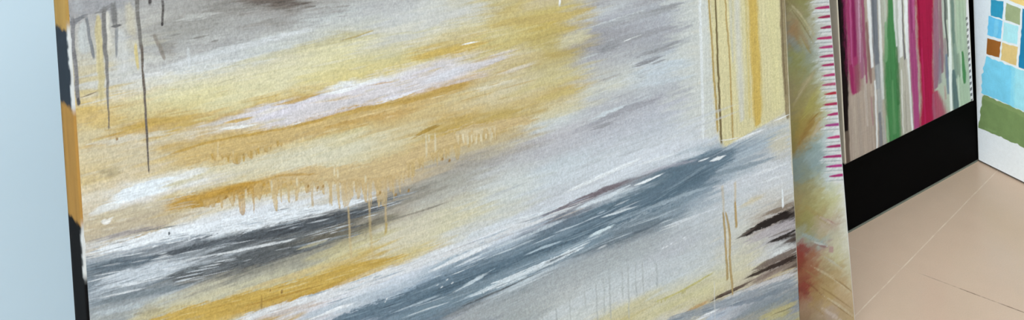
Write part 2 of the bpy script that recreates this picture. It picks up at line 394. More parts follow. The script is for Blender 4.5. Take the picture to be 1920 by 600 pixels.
# ============================================================================= the data of the paintings
# heights and widths in millimetres on each canvas
MAIN_BASE = [
[3, 1035, 150, 150, 151, 1014, 165, 165, 165, 983, 182, 182, 174, 946, 197, 184, 142, 930, 199, 174, 106, 914, 199, 176, 122, 904, 197, 184, 147, 882, 203, 193, 163, 856, 201, 183, 138, 840, 208, 202, 185, 824, 199, 188, 165, 808, 188, 175, 147, 798, 179, 170, 150, 784, 205, 210, 214, 777, 150, 160, 168, 766, 105, 118, 128, 750, 130, 142, 151, 734, 150, 160, 167, 718, 150, 155, 152],
[53, 1021, 160, 162, 162, 994, 180, 180, 175, 972, 190, 188, 174, 950, 192, 194, 190, 931, 205, 205, 195, 918, 202, 188, 148, 904, 202, 192, 149, 891, 183, 154, 89, 882, 189, 164, 112, 874, 198, 188, 160, 858, 198, 188, 160, 839, 203, 190, 161, 828, 220, 226, 229, 814, 215, 215, 212, 803, 189, 180, 157, 781, 184, 172, 149, 770, 205, 210, 214, 759, 120, 128, 135, 748, 150, 158, 165, 737, 182, 192, 199, 723, 110, 120, 128, 712, 170, 178, 181, 699, 192, 188, 163, 693, 186, 174, 129],
[106, 1005, 162, 162, 160, 983, 158, 158, 154, 961, 166, 168, 166, 944, 175, 176, 175, 930, 205, 208, 207, 921, 206, 203, 179, 904, 208, 203, 162, 893, 207, 198, 150, 879, 192, 168, 113, 872, 189, 164, 96, 865, 205, 198, 182, 857, 189, 164, 108, 842, 198, 178, 129, 828, 203, 191, 157, 817, 204, 200, 174, 809, 208, 205, 195, 800, 197, 182, 140, 794, 182, 147, 74, 786, 191, 173, 128, 777, 205, 200, 185, 769, 215, 220, 224, 758, 205, 212, 218, 747, 105, 112, 119, 741, 120, 128, 134, 729, 170, 178, 184, 721, 105, 112, 118, 709, 125, 125, 120, 698, 180, 178, 160, 684, 199, 194, 165, 672, 198, 170, 97, 667, 193, 165, 92],
[163, 989, 142, 140, 136, 980, 148, 147, 143, 960, 164, 165, 163, 937, 170, 172, 172, 922, 200, 206, 207, 914, 205, 202, 180, 902, 211, 206, 172, 885, 210, 206, 169, 873, 205, 197, 154, 864, 189, 164, 112, 855, 205, 205, 207, 850, 204, 192, 168, 841, 188, 160, 92, 829, 185, 156, 90, 815, 196, 178, 133, 806, 205, 200, 176, 794, 204, 196, 166, 785, 188, 155, 83, 779, 182, 146, 69, 774, 203, 191, 157, 765, 205, 205, 198, 756, 215, 220, 226, 741, 205, 215, 222, 731, 95, 100, 104, 724, 80, 86, 90, 718, 140, 146, 150, 709, 85, 90, 94, 694, 110, 110, 106, 683, 165, 165, 150, 671, 194, 190, 162, 665, 193, 170, 97, 653, 187, 155, 79, 644, 184, 159, 107, 639, 210, 212, 218],
[224, 972, 118, 110, 102, 960, 130, 124, 118, 945, 155, 155, 152, 936, 180, 182, 180, 920, 195, 200, 197, 911, 200, 196, 173, 893, 211, 207, 174, 875, 213, 208, 173, 863, 196, 172, 106, 857, 205, 205, 212, 848, 210, 208, 217, 836, 205, 205, 210, 830, 188, 155, 87, 818, 194, 169, 117, 809, 202, 191, 153, 797, 208, 205, 182, 779, 208, 204, 181, 770, 189, 159, 96, 760, 196, 180, 136, 745, 210, 212, 212, 736, 215, 220, 224, 727, 190, 195, 198, 721, 85, 88, 91, 712, 75, 78, 81, 703, 120, 124, 125, 694, 80, 84, 85, 684, 130, 128, 118, 669, 165, 165, 150, 657, 198, 191, 152, 648, 187, 155, 79, 636, 181, 146, 65, 627, 215, 218, 224, 614, 205, 205, 210, 608, 180, 190, 200],
[289, 953, 165, 165, 162, 934, 185, 190, 190, 918, 192, 194, 184, 906, 193, 186, 147, 897, 213, 209, 173, 878, 207, 200, 154, 859, 207, 195, 137, 853, 225, 230, 233, 843, 212, 208, 216, 831, 206, 206, 212, 822, 188, 155, 87, 809, 189, 159, 96, 796, 202, 192, 149, 778, 208, 205, 181, 759, 204, 198, 168, 746, 197, 182, 144, 734, 198, 186, 156, 718, 195, 198, 199, 705, 130, 130, 126, 696, 100, 98, 90, 683, 115, 110, 95, 671, 164, 158, 128, 658, 198, 191, 152, 645, 192, 165, 88, 633, 182, 150, 69, 623, 201, 182, 142, 614, 215, 220, 227, 601, 200, 208, 215, 588, 165, 178, 190, 576, 110, 128, 143],
[359, 932, 180, 182, 182, 907, 195, 198, 197, 881, 195, 195, 185, 864, 202, 194, 145, 851, 205, 191, 135, 842, 220, 220, 220, 832, 212, 208, 215, 819, 212, 210, 220, 811, 189, 159, 96, 803, 188, 154, 92, 783, 195, 175, 126, 764, 203, 195, 163, 744, 196, 180, 136, 724, 191, 172, 132, 708, 188, 175, 150, 695, 140, 138, 130, 682, 165, 160, 148, 672, 175, 170, 156, 652, 200, 196, 176, 633, 205, 200, 176, 623, 201, 189, 140, 616, 202, 191, 153, 606, 215, 220, 227, 593, 195, 205, 216, 580, 150, 168, 183, 567, 95, 115, 132, 554, 100, 120, 135, 541, 115, 135, 149],
[435, 911, 200, 202, 196, 884, 200, 201, 196, 870, 204, 199, 171, 853, 196, 176, 116, 843, 199, 180, 120, 833, 206, 202, 202, 820, 212, 212, 223, 809, 210, 202, 204, 799, 189, 159, 96, 786, 201, 186, 142, 765, 195, 172, 119, 748, 181, 155, 84, 735, 189, 164, 108, 714, 188, 176, 146, 701, 160, 156, 148, 684, 165, 165, 156, 667, 180, 180, 172, 646, 198, 195, 172, 626, 204, 200, 172, 612, 202, 206, 205, 599, 205, 215, 223, 585, 170, 185, 196, 571, 120, 138, 152, 558, 95, 115, 131, 540, 120, 138, 150, 523, 115, 128, 138, 510, 165, 170, 174, 503, 150, 155, 157],
[518, 887, 190, 183, 146, 873, 191, 175, 118, 855, 196, 183, 133, 838, 200, 188, 134, 824, 194, 179, 117, 813, 204, 195, 168, 806, 197, 182, 140, 781, 198, 187, 153, 767, 204, 195, 165, 746, 196, 178, 129, 725, 182, 158, 89, 714, 190, 168, 116, 697, 184, 176, 154, 682, 168, 166, 163, 668, 185, 188, 189, 647, 200, 206, 205, 626, 200, 206, 203, 604, 196, 198, 190, 590, 200, 210, 214, 576, 200, 210, 221, 562, 130, 145, 156, 547, 95, 115, 129, 533, 110, 130, 144, 519, 150, 168, 180, 508, 195, 206, 213, 497, 120, 132, 139, 483, 165, 172, 174, 462, 165, 172, 172],
[607, 861, 194, 183, 149, 846, 195, 180, 119, 832, 190, 170, 97, 817, 184, 166, 104, 802, 192, 182, 139, 788, 185, 168, 111, 766, 192, 182, 139, 751, 197, 187, 140, 736, 194, 172, 113, 729, 197, 182, 140, 707, 204, 198, 168, 692, 200, 206, 206, 677, 185, 185, 190, 655, 185, 187, 192, 633, 195, 205, 211, 607, 200, 208, 214, 588, 188, 192, 198, 577, 205, 213, 222, 566, 122, 124, 131, 555, 110, 125, 139, 536, 90, 112, 126, 518, 120, 140, 153, 507, 175, 188, 198, 495, 150, 160, 167, 480, 165, 172, 175, 462, 180, 185, 186, 447, 185, 190, 189, 436, 195, 200, 200, 417, 200, 206, 203],
[705, 833, 166, 166, 167, 818, 195, 200, 203, 802, 170, 172, 178, 772, 150, 150, 153, 756, 170, 172, 176, 733, 186, 188, 186, 710, 200, 203, 195, 687, 185, 188, 192, 668, 175, 178, 184, 656, 180, 182, 189, 633, 190, 195, 203, 610, 200, 207, 213, 586, 205, 213, 221, 571, 205, 213, 221, 562, 130, 130, 137, 551, 195, 206, 214, 540, 100, 120, 134, 524, 90, 112, 126, 509, 170, 185, 194, 501, 120, 135, 146, 485, 110, 122, 131, 470, 165, 172, 176, 454, 180, 188, 191, 423, 195, 203, 206, 400, 202, 207, 207, 384, 204, 200, 168, 368, 197, 187, 140],
[812, 802, 165, 166, 169, 790, 180, 184, 190, 770, 175, 178, 184, 746, 170, 172, 178, 734, 165, 168, 172, 722, 180, 185, 190, 698, 195, 206, 214, 681, 190, 196, 200, 657, 175, 178, 184, 641, 185, 188, 196, 617, 190, 196, 204, 592, 200, 206, 212, 572, 215, 221, 229, 560, 200, 208, 216, 544, 95, 115, 129, 527, 90, 112, 126, 511, 100, 120, 134, 499, 150, 165, 176, 487, 120, 138, 150, 470, 125, 140, 150, 454, 175, 182, 186, 421, 185, 190, 196, 380, 195, 203, 206, 356, 208, 206, 181, 339, 202, 196, 153, 323, 205, 200, 185, 315, 195, 198, 201],
[883, 782, 200, 204, 200, 599, 204, 208, 204, 582, 205, 210, 214, 561, 205, 212, 219, 542, 150, 166, 177, 536, 110, 130, 144, 515, 90, 115, 131, 494, 110, 130, 144, 473, 150, 165, 176, 448, 190, 198, 204, 414, 190, 196, 199, 364, 200, 206, 206, 338, 204, 201, 168, 326, 206, 201, 161, 304, 188, 176, 146, 287, 190, 195, 203, 279, 170, 185, 200],
[967, 758, 210, 204, 183, 560, 208, 204, 185, 547, 205, 208, 209, 529, 175, 185, 194, 516, 125, 145, 159, 499, 165, 178, 188, 473, 170, 182, 192, 460, 200, 206, 212, 429, 200, 206, 209, 386, 205, 206, 198, 368, 200, 200, 190, 325, 209, 205, 177, 290, 199, 190, 167, 277, 165, 150, 140, 268, 185, 188, 195, 250, 140, 150, 157, 237, 160, 160, 150],
[1039, 737, 210, 204, 181, 542, 208, 204, 185, 520, 190, 196, 199, 502, 172, 184, 192, 484, 185, 190, 194, 471, 200, 206, 210, 435, 205, 209, 214, 408, 206, 206, 202, 386, 180, 172, 160, 363, 160, 150, 145, 352, 190, 187, 188, 336, 180, 178, 178, 318, 205, 208, 208, 296, 180, 170, 160, 282, 130, 115, 105, 264, 190, 178, 161, 248, 150, 158, 165, 233, 130, 142, 151, 210, 188, 181, 142, 201, 177, 170, 120],
[1116, 715, 206, 200, 179, 523, 205, 200, 180, 500, 198, 200, 196, 476, 185, 192, 196, 454, 190, 192, 193, 441, 205, 210, 214, 404, 206, 210, 213, 376, 206, 206, 200, 362, 120, 110, 98, 348, 48, 40, 38, 337, 100, 95, 95, 325, 182, 176, 178, 315, 90, 82, 78, 306, 70, 62, 58, 293, 205, 205, 205, 276, 120, 105, 95, 263, 75, 60, 50, 247, 195, 190, 180, 233, 180, 180, 175, 214, 128, 140, 150, 186, 150, 154, 157, 172, 177, 169, 128, 163, 167, 161, 118],
]
MAIN_STROKES = [
[1, 213, 205, 161, 1, 0.15, 0, 0.06, 526.6, 1020, 79.7, 544.1, 1020, 94.3, 579.8, 1018.5, 96.8, 636.6, 1018.7, 99.4, 715.5, 1017.8, 103.2, 767.8, 1017.7, 105.7, 1156.8, 1017.7, 105],
[1, 206, 210, 204, 0.8, 0.6, 0, 0.15, 552.1, 913.4, 7.3, 571.5, 911, 12.2, 673.8, 906.1, 15.7, 798.8, 906.6, 16.9, 1170.8, 907.4, 16.8],
[1, 223, 228, 229, 0.9, 0.6, 0.15, 0.15, 559.4, 894, 2.4, 577.8, 894.1, 3.6, 676.6, 897.7, 4.1, 800.2, 901.8, 3.6, 1171.4, 902.6, 3.6],
[1, 206, 206, 196, 0.85, 0.9, 0.1, 0.15, 552.4, 985.6, 6.5, 612.8, 986.1, 11.6, 699.2, 985.9, 11.6, 776.5, 986.4, 11.6, 1160.7, 986.6, 11.5],
[1, 196, 196, 180, 0.8, 0.8, 0.2, 0.15, 652.5, 970.7, 2.5, 704, 970.5, 5.1, 780.5, 972.3, 5.1, 1162.5, 972.6, 5.1],
[1, 198, 177, 100, 0.5, 0.9, 0, 0.15, 549.5, 1005.5, 3.9, 640.5, 1006.8, 3.9, 770, 1009.8, 3.9, 1157.8, 1009.8, 3.9],
[1, 203, 174, 89, 0.95, 0.55, 0.05, 0.15, 531.1, 1024.5, 8, 555.5, 1024.9, 14.6, 629.7, 1026.3, 16, 687, 1025.2, 15.9, 765.2, 1026.9, 14.6, 1155.6, 1026.9, 14.5],
[1, 217, 210, 160, 0.7, 0.8, 0, 0.15, 537.9, 1073.8, 18, 635.7, 1075.4, 19.4, 751.2, 1077.1, 19.3, 1149.3, 1076.7, 19.2],
[1, 146, 131, 99, 0.95, 0.35, 0.12, 0.15, 513.5, 1103.6, 4.2, 532.2, 1102.1, 7.1, 609.5, 1100.7, 8.5, 681.3, 1101.7, 9.2, 743.8, 1103.6, 8.5, 1145.9, 1103, 8.4],
[1, 103, 88, 64, 0.6, 0.6, 0.3, 0.15, 555.2, 1100.9, 2.3, 610.4, 1097.8, 2.8, 682.2, 1098.9, 2.8, 744.6, 1100.7, 2.8, 1146.3, 1100.2, 2.8],
[1, 212, 204, 173, 0.8, 0.5, 0.2, 0.15, 416.4, 1107.9, 1.4, 480.5, 1106.9, 2, 579.2, 1110, 2.1, 660.6, 1110.3, 1.8, 741.2, 1112.8, 1.4, 1144.8, 1112.1, 1.4],
[1, 180, 158, 102, 1, 0.3, 0, 0.15, 556.9, 927.6, 2.2, 578.4, 926.6, 2.7, 717, 923, 2.3, 795.1, 919.9, 2.1, 1169.1, 920.6, 2.1],
[1, 119, 104, 69, 1, 0.3, 0, 0.15, 535.4, 934.9, 1.7, 554.5, 933.8, 2.9, 660, 935.2, 2.5, 790.3, 937.2, 2.1, 1166.9, 937.7, 2.1],
[1, 181, 159, 105, 1, 0.3, 0, 0.15, 532.5, 960.5, 1.5, 544.2, 961.3, 2.5, 668.8, 962.8, 2.3, 784.4, 958.4, 2, 1164.3, 958.8, 2],
[0, 205, 198, 171, 0.7, 0.9, 0.22, 0.25, 1027.9, 503.4, 5.1, 1068.5, 486.1, 22.6, 1118.2, 474.4, 26.6],
[0, 206, 211, 213, 0.9, 0.6, 0.22, 0.25, 667.7, 803.9, 1.5, 708.3, 799.1, 3, 753.8, 795.4, 3.1, 783.3, 793.7, 1.6],
[0, 166, 169, 172, 0.9, 0.5, 0.25, 0.25, 672.6, 800.9, 2.2, 753.6, 792.4, 6.1, 805.2, 785.6, 7, 865.3, 780.9, 4.8],
[0, 150, 152, 153, 0.8, 0.5, 0.4, 0.25, 777.6, 790.7, 2.3, 822.3, 785.4, 3.9, 865.3, 780.9, 4],
[0, 158, 160, 164, 0.9, 0.6, 0.22, 0.25, 675.4, 769, 5.9, 711.2, 765.2, 10.5, 769.9, 761.5, 6.9, 858.4, 751, 3.2],
[0, 138, 140, 143, 0.7, 0.9, 0.22, 0.25, 680.2, 765.2, 5.2, 705.8, 763.1, 8.2, 731.9, 759.4, 4.6],
[0, 225, 228, 229, 0.9, 0.4, 0.1, 0.25, 735.3, 762.9, 0.8, 753.6, 762.6, 1.1, 773.2, 761.2, 0.8],
[0, 150, 153, 156, 0.95, 0.4, 0.3, 0.25, 756.9, 732.6, 2.3, 801.3, 730.9, 3.9, 856.6, 726.2, 2.4],
[0, 140, 142, 146, 0.95, 0.4, 0.22, 0.25, 749.6, 720.9, 2.3, 783.5, 719.1, 4.7, 819.7, 716.9, 3.2],
[0, 142, 144, 147, 0.9, 0.4, 0.22, 0.25, 779.8, 713.2, 0.8, 805.5, 710.3, 2, 824.9, 709.6, 0.8],
[0, 172, 174, 178, 0.8, 0.5, 0.35, 0.25, 797, 749.8, 1.6, 872.1, 742.7, 3.2, 884.1, 742.3, 1.6],
[0, 197, 207, 213, 0.8, 0.8, 0.22, 0.25, 755.3, 709.6, 3.8, 810.5, 700.6, 7.8, 868.5, 692.9, 6.4],
[0, 198, 208, 213, 0.9, 0.6, 0.22, 0.25, 658.6, 674.4, 2.9, 699.3, 671.7, 5.2, 750.1, 667.4, 3.8],
[0, 160, 162, 168, 0.95, 0.4, 0.22, 0.25, 658.1, 667, 2.2, 698.9, 666.5, 4.5, 741.2, 664.3, 5.3, 817.4, 653.2, 3.1],
[0, 150, 152, 156, 0.9, 0.4, 0.22, 0.25, 661.7, 661.2, 2.2, 687.9, 657.5, 3.7, 715.9, 654.8, 1.5],
[0, 206, 206, 190, 0.6, 0.8, 0.22, 0.25, 622.1, 716, 4.3, 681.4, 710.1, 5.9, 744, 704, 4.6],
[0, 196, 206, 212, 0.7, 0.8, 0.22, 0.25, 743.2, 692.6, 3.1, 820.2, 676.4, 4.7, 890.5, 662.4, 3.2],
[0, 178, 181, 186, 0.7, 0.7, 0.3, 0.25, 824.4, 653.9, 2.4, 865.2, 647.9, 4, 883.4, 648.2, 2.4],
[0, 196, 171, 98, 0.95, 0.5, 0.22, 0.25, 382.2, 852.3, 2.6, 412.9, 848.9, 5.2, 452.7, 842.8, 6, 500, 836, 3.4],
[0, 191, 172, 110, 0.9, 0.5, 0.22, 0.25, 491.3, 858.2, 2.7, 529.9, 853.3, 5.5, 620.6, 833.1, 6.5, 688.7, 827.9, 3.7],
[0, 184, 166, 106, 0.5, 0.9, 0.22, 0.25, 530, 854.7, 4.1, 565.4, 847.6, 7, 611.5, 838.8, 4.3],
[0, 181, 166, 105, 0.75, 0.6, 0.22, 0.25, 554.3, 818.8, 5.6, 590.5, 808.8, 14.2, 616.8, 806.3, 17.3, 624.8, 809.7, 8.7],
[0, 200, 194, 162, 0.8, 0.5, 0.22, 0.25, 610.2, 793.7, 1.4, 627.8, 797, 8.7, 652.2, 795.2, 10.2, 677.2, 794.9, 7.4],
[0, 180, 162, 100, 0.7, 0.7, 0.22, 0.25, 579.9, 790.4, 2.8, 617.1, 782.7, 5.8, 655.9, 777.6, 2.9],
[0, 187, 156, 93, 0.95, 0.4, 0.22, 0.25, 386.6, 804.7, 1.9, 425.5, 800.5, 4.6, 457.8, 796.8, 3.3, 482.7, 794.5, 1.4],
[0, 214, 207, 200, 0.85, 0.4, 0.45, 0.25, 469.9, 817.4, 1.3, 505.5, 815.4, 3.4, 551.2, 813.3, 1.4],
[0, 209, 201, 186, 0.85, 0.4, 0.45, 0.25, 508.2, 791.4, 2.1, 538.7, 788.2, 3.5, 579.5, 785.4, 2.1],
[0, 211, 205, 182, 0.8, 0.6, 0.22, 0.25, 465.2, 784, 2.7, 498.7, 779.3, 4.1, 540.4, 774.1, 2.1],
[0, 165, 137, 68, 0.9, 0.4, 0.22, 0.25, 397.4, 758.5, 1.3, 410.8, 758.8, 2.6, 420.3, 759.3, 1.3],
[0, 193, 176, 115, 0.8, 0.8, 0.22, 0.25, 566.8, 735.6, 3.5, 613.4, 729.4, 7.2, 674, 720.3, 4.4],
[0, 184, 162, 95, 0.75, 0.8, 0.22, 0.25, 487.5, 741.5, 4.1, 521.8, 736, 6.2, 548.3, 731.4, 2.8],
[0, 183, 157, 86, 0.75, 0.8, 0.22, 0.25, 409.5, 739.2, 5.2, 445.6, 739.1, 10, 478.6, 735, 10.1, 512.5, 728.1, 6.2],
[0, 228, 232, 232, 0.9, 0.4, 0.1, 0.25, 449.7, 847.8, 0.7, 467.7, 845.5, 1.1, 486, 842.5, 0.7],
[0, 191, 175, 118, 0.5, 0.6, 0.22, 0.25, 537.9, 866.5, 2.1, 553.6, 873.2, 4.2, 563.1, 880.5, 4.2],
[0, 104, 96, 90, 0.9, 0.9, 0.22, 0.25, 162.3, 989.4, 2.8, 198, 977.9, 8.1, 228.9, 968.9, 10.6, 251.1, 960, 8.4, 261.9, 953.2, 3.6],
[0, 160, 160, 158, 0.6, 0.7, 0.35, 0.25, 167, 970.6, 3.4, 203.2, 963.3, 7, 227.9, 953.6, 8.3, 240.4, 946.2, 4.8],
[0, 142, 141, 136, 0.45, 0.9, 0.22, 0.25, 71.6, 981.7, 5.4, 87.3, 974.6, 14.1, 115, 974.9, 16.6, 143.5, 971.9, 14.6, 166.8, 967.2, 5.7],
[0, 136, 132, 124, 0.55, 0.9, 0.22, 0.25, 80.8, 974.4, 5.4, 86.7, 964.8, 12, 96.1, 957.3, 13.1, 105.6, 958.7, 5.5],
[0, 152, 154, 158, 0.8, 0.5, 0.22, 0.3, -0.4, 1028.2, 7.2, 22.5, 1023.5, 7.8, 47.7, 1019.4, 6.9, 67.4, 1015.8, 4.3],
[0, 208, 214, 217, 0.65, 0.8, 0.22, 0.25, 85.2, 940.8, 2.2, 118.4, 938.8, 5, 164.8, 936.4, 5.7, 213.8, 932.7, 4.7, 265.7, 928.7, 3.6],
[0, 181, 168, 115, 0.9, 0.5, 0.22, 0.25, 285.8, 905.1, 0.6, 308.7, 903.6, 1.6, 333.6, 903.4, 0.8],
[0, 191, 187, 155, 0.55, 0.8, 0.22, 0.25, 140.1, 920.2, 1.7, 187.8, 917.2, 3.5, 238.1, 911.7, 3.6, 291.4, 905.8, 1.8],
[0, 191, 186, 157, 0.9, 0.5, 0.22, 0.25, 139.1, 904.5, 0.6, 150.9, 905.1, 1.1, 163.9, 904.1, 0.6],
[0, 207, 206, 190, 0.5, 0.7, 0.3, 0.25, 326.1, 898.7, 5, 362.4, 893.9, 7.6, 407.9, 890.4, 6.5],
[0, 178, 180, 181, 0.6, 0.5, 0.3, 0.25, 37.8, 985.2, 1.1, 46.6, 985.1, 1.3, 55.9, 984.4, 0.5],
[0, 196, 198, 196, 0.5, 0.6, 0.4, 0.25, 98.8, 982.7, 2.2, 115.6, 983.8, 3.9, 138.2, 980.4, 3.4, 155.6, 978.7, 1.7],
[0, 190, 192, 190, 0.5, 0.6, 0.4, 0.25, 108.3, 957.9, 2.2, 130.9, 956.4, 4.5, 159.9, 953.1, 3.4],
[0, 122, 124, 128, 0.9, 0.4, 0.22, 0.25, 0.1, 1012.3, 1.5, 7, 1013.3, 3.1, 17.1, 1016.1, 1.8, 20, 1015.8, 1],
[0, 132, 132, 133, 0.9, 0.5, 0.22, 0.25, 25.1, 1016.4, 1.6, 32.2, 1016.4, 2.1, 37.3, 1017, 2.6, 43.7, 1020.6, 1.6],
[0, 96, 96, 97, 0.95, 0.5, 0.22, 0.25, 39.7, 998, 1.1, 44.8, 997, 2.1, 51, 996.8, 0.8],
[0, 120, 108, 91, 0.8, 0.4, 0.1, 0.25, 6.2, 937.6, 0.5, 14.6, 937.8, 0.8, 25.2, 938.4, 0.5],
[0, 168, 170, 174, 0.6, 0.5, 0.22, 0.25, 48, 982.5, 1.1, 55.8, 982.2, 1.3, 65.3, 983.6, 0.5],
[0, 189, 157, 88, 0.9, 0.5, 0.4, 0.25, 146.9, 860.8, 0.6, 159.7, 858.4, 2.3, 186.2, 854, 1.2],
[0, 189, 157, 88, 0.9, 0.5, 0.35, 0.25, 201.4, 859.2, 0.6, 228, 855.7, 3, 260.7, 852.8, 1.2],
[0, 207, 204, 207, 0.92, 0.55, 0.22, 0.25, 176.7, 841, 1.1, 207.7, 839, 5.8, 233.3, 837.5, 9.5, 259.6, 836.5, 10.8, 314.5, 830.8, 11.2, 372.6, 823.4, 10.2, 403.2, 820.2, 10.4, 442.7, 816.2, 9.3, 483.9, 812.7, 5.4, 540, 807, 2.1],
[0, 222, 218, 212, 0.8, 0.5, 0.4, 0.25, 180.9, 857.1, 1.2, 199.3, 855.2, 2.9, 221.3, 852.1, 1.8],
[0, 232, 236, 238, 0.95, 0.5, 0.22, 0.25, 259.2, 850.8, 0.9, 287.5, 846.5, 2.8, 323.8, 842.8, 0.9],
[0, 232, 235, 236, 0.95, 0.45, 0.22, 0.25, 203.4, 831.6, 0.7, 219.9, 830.3, 2, 239.2, 828.6, 0.7],
[0, 226, 228, 226, 0.9, 0.5, 0.22, 0.25, 133.9, 858.7, 0.7, 159.3, 851.6, 2.3, 185.6, 845.3, 0.6],
[0, 222, 223, 230, 0.9, 0.5, 0.22, 0.25, 303, 817.8, 0.9, 349.6, 814.5, 2.8, 404.9, 811.6, 1],
[0, 210, 212, 219, 0.85, 0.6, 0.22, 0.25, 395.3, 818.9, 2.6, 430.6, 816.9, 7.2, 469, 815.6, 2.7],
[0, 196, 190, 192, 0.7, 0.5, 0.3, 0.25, 232.7, 828.6, 0.6, 286, 823.9, 1.3, 342.4, 816.4, 0.6],
[0, 196, 169, 134, 0.8, 0.5, 0.3, 0.25, 318, 841.6, 0.6, 340.2, 837.8, 1.5, 364.2, 832.8, 0.6],
[0, 215, 192, 160, 0.4, 0.6, 0.5, 0.25, 234.1, 849.9, 1.2, 286.9, 837.3, 1.2, 328.8, 831.5, 1.3],
[0, 198, 175, 123, 0.85, 0.4, 0.22, 0.35, 78.8, 840.9, 3.3, 106.4, 840.1, 10.5, 134.6, 833.7, 11.8, 163.8, 828.3, 12, 194.4, 827.2, 8.7, 232.2, 822, 6.5, 285.4, 815.4, 6.1, 327.4, 810.2, 7.5, 371.2, 801.7, 8.9, 425.2, 795.9, 6.6, 482.5, 792.5, 3.4],
[0, 182, 151, 79, 0.85, 0.6, 0.25, 0.25, 79.1, 846.3, 0.8, 90.3, 849.2, 1.6, 123.9, 847.6, 1.7, 164.6, 840.3, 1.7, 207.2, 831.4, 1.8, 258.7, 823.3, 2.4, 313.5, 815.9, 3.7, 371.4, 804.9, 3.8, 433.4, 797.8, 4.6, 486.8, 792.4, 1.4],
[0, 185, 157, 84, 0.7, 0.7, 0.25, 0.25, 27.2, 896.9, 1.6, 50, 891.6, 3.7, 76.3, 887.4, 4.9, 103.5, 881.9, 3.9, 125.9, 878.2, 1.1],
[0, 200, 174, 109, 0.6, 0.8, 0.22, 0.25, 5.6, 912.4, 4.1, 30.2, 905.4, 7.4, 50.6, 901.2, 5.3],
[0, 160, 149, 115, 0.7, 0.9, 0.22, 0.25, 16.4, 862.5, 2.1, 29.6, 855, 7.4, 43.2, 849.6, 4.2],
[0, 206, 210, 206, 0.5, 0.8, 0.22, 0.25, 9.2, 891.9, 3.1, 39.1, 882.7, 5.3, 70.2, 876.4, 4.3, 97.2, 870.7, 2.2],
[0, 189, 180, 155, 0.75, 0.6, 0.22, 0.25, -0.4, 816.7, 4.1, 24.3, 811.9, 7.9, 55.1, 805.9, 7.5, 87.1, 799, 4.9, 103.5, 794.9, 2.2],
[0, 197, 176, 132, 0.9, 0.4, 0.22, 0.35, 191.5, 782.5, 2.3, 216.3, 776.1, 5.3, 241.8, 768.3, 8.4, 281.3, 752.5, 9.8, 308.7, 743.4, 11.8, 337, 735.3, 13.8, 366.5, 731.4, 16, 389.4, 731.6, 15.5, 420.9, 732.8, 14.4, 461.6, 731.7, 12.7, 512.1, 722.6, 8.9, 574.3, 710.5, 4.9],
[0, 182, 146, 71, 0.97, 0.25, 0.22, 0.3, 75.1, 799.6, 4.3, 90.2, 796.6, 6, 97.9, 795, 6.6, 120.1, 789.1, 7.2, 143.2, 785.3, 6.8, 161, 784.9, 4.6, 179.1, 782.8, 2.3, 198.8, 779.6, 2.3],
[0, 175, 136, 57, 0.85, 0.6, 0.22, 0.25, 131.7, 790, 1.7, 149.2, 787.4, 2.8, 164, 785.4, 2.3, 179.1, 783.4, 1.7],
[0, 177, 143, 75, 0.7, 0.5, 0.3, 0.25, 194.6, 783.1, 1.2, 216.4, 776.7, 1.8, 254.7, 762.5, 1.2],
[0, 191, 175, 121, 0.7, 0.6, 0.22, 0.25, 310, 656.2, 0.9, 320.7, 655.3, 1.6, 330.2, 655.6, 0.9],
[0, 163, 135, 64, 0.9, 0.4, 0.22, 0.25, 375.7, 756.1, 1, 387.4, 758.3, 2.2, 402.9, 759.1, 2.9, 419.5, 758.9, 1.3],
[0, 222, 231, 237, 0.97, 0.25, 0.22, 0.15, 20.1, 826.1, 2.1, 36.5, 825.7, 5.8, 53.7, 825.1, 8, 69.6, 823.5, 8.6, 84.1, 821, 8.2, 97.2, 819, 3.8],
[0, 214, 218, 217, 0.8, 0.7, 0.22, 0.25, 7.3, 821.4, 2.6, 22.4, 821.4, 5.2, 40.1, 817.1, 4.2],
[0, 222, 225, 224, 0.75, 0.4, 0.5, 0.25, 87.4, 821.8, 1.6, 105.2, 821.4, 5, 130.7, 818, 3.4, 133.6, 818, 1.1],
[0, 218, 221, 220, 0.7, 0.4, 0.5, 0.25, 90.6, 811.6, 1.6, 110.1, 810.3, 3.3, 135.7, 806.8, 1.7],
[0, 224, 224, 220, 0.95, 0.4, 0.22, 0.25, 17, 809.1, 0.5, 20.5, 808.2, 2.6, 25.5, 807.1, 3.2, 30.8, 808.6, 1.1],
[0, 147, 142, 142, 0.8, 0.5, 0.5, 0.25, 2.1, 794.3, 1.6, 18, 792.1, 2.6, 38.3, 788.5, 3.2, 69.6, 781.4, 2.7, 91.1, 775.4, 1.6],
[0, 219, 226, 232, 0.9, 0.4, 0.22, 0.3, 1.5, 784.5, 2.6, 22.3, 780.5, 4.7, 47.8, 774.5, 6.4, 74.2, 768.3, 7.6, 118.1, 757.4, 8.3, 158.5, 746.7, 9.7, 200.9, 735, 9.3, 232.6, 727.5, 7.1, 265.4, 719.7, 4.8, 299.5, 711.6, 3.1, 331.3, 704.7, 0.6],
[0, 150, 162, 172, 0.7, 0.5, 0.55, 0.25, 21.9, 774.2, 1, 63.2, 765.4, 1.6, 101, 756.4, 1.7, 146.6, 746.7, 1.1],
[0, 86, 96, 104, 0.7, 0.4, 0.6, 0.25, 48.5, 784.6, 0.5, 74.8, 778, 1.1, 107.5, 769.4, 0.6],
[0, 78, 84, 90, 0.9, 0.45, 0.25, 0.3, 49.2, 755.2, 1.1, 83.8, 748.3, 2.7, 117, 740.7, 3.9, 151.5, 731.7, 5.7, 187.6, 723.4, 7, 225.2, 714.2, 8.9, 264.5, 705.8, 9.1, 305.5, 696.4, 5.6, 341.3, 690.2, 2.5, 363.5, 687.4, 0.6],
[0, 136, 135, 126, 0.6, 0.8, 0.35, 0.25, 305, 689, 1.9, 348.4, 685.9, 3.2, 393.8, 681.4, 3.2, 449.5, 676.1, 2],
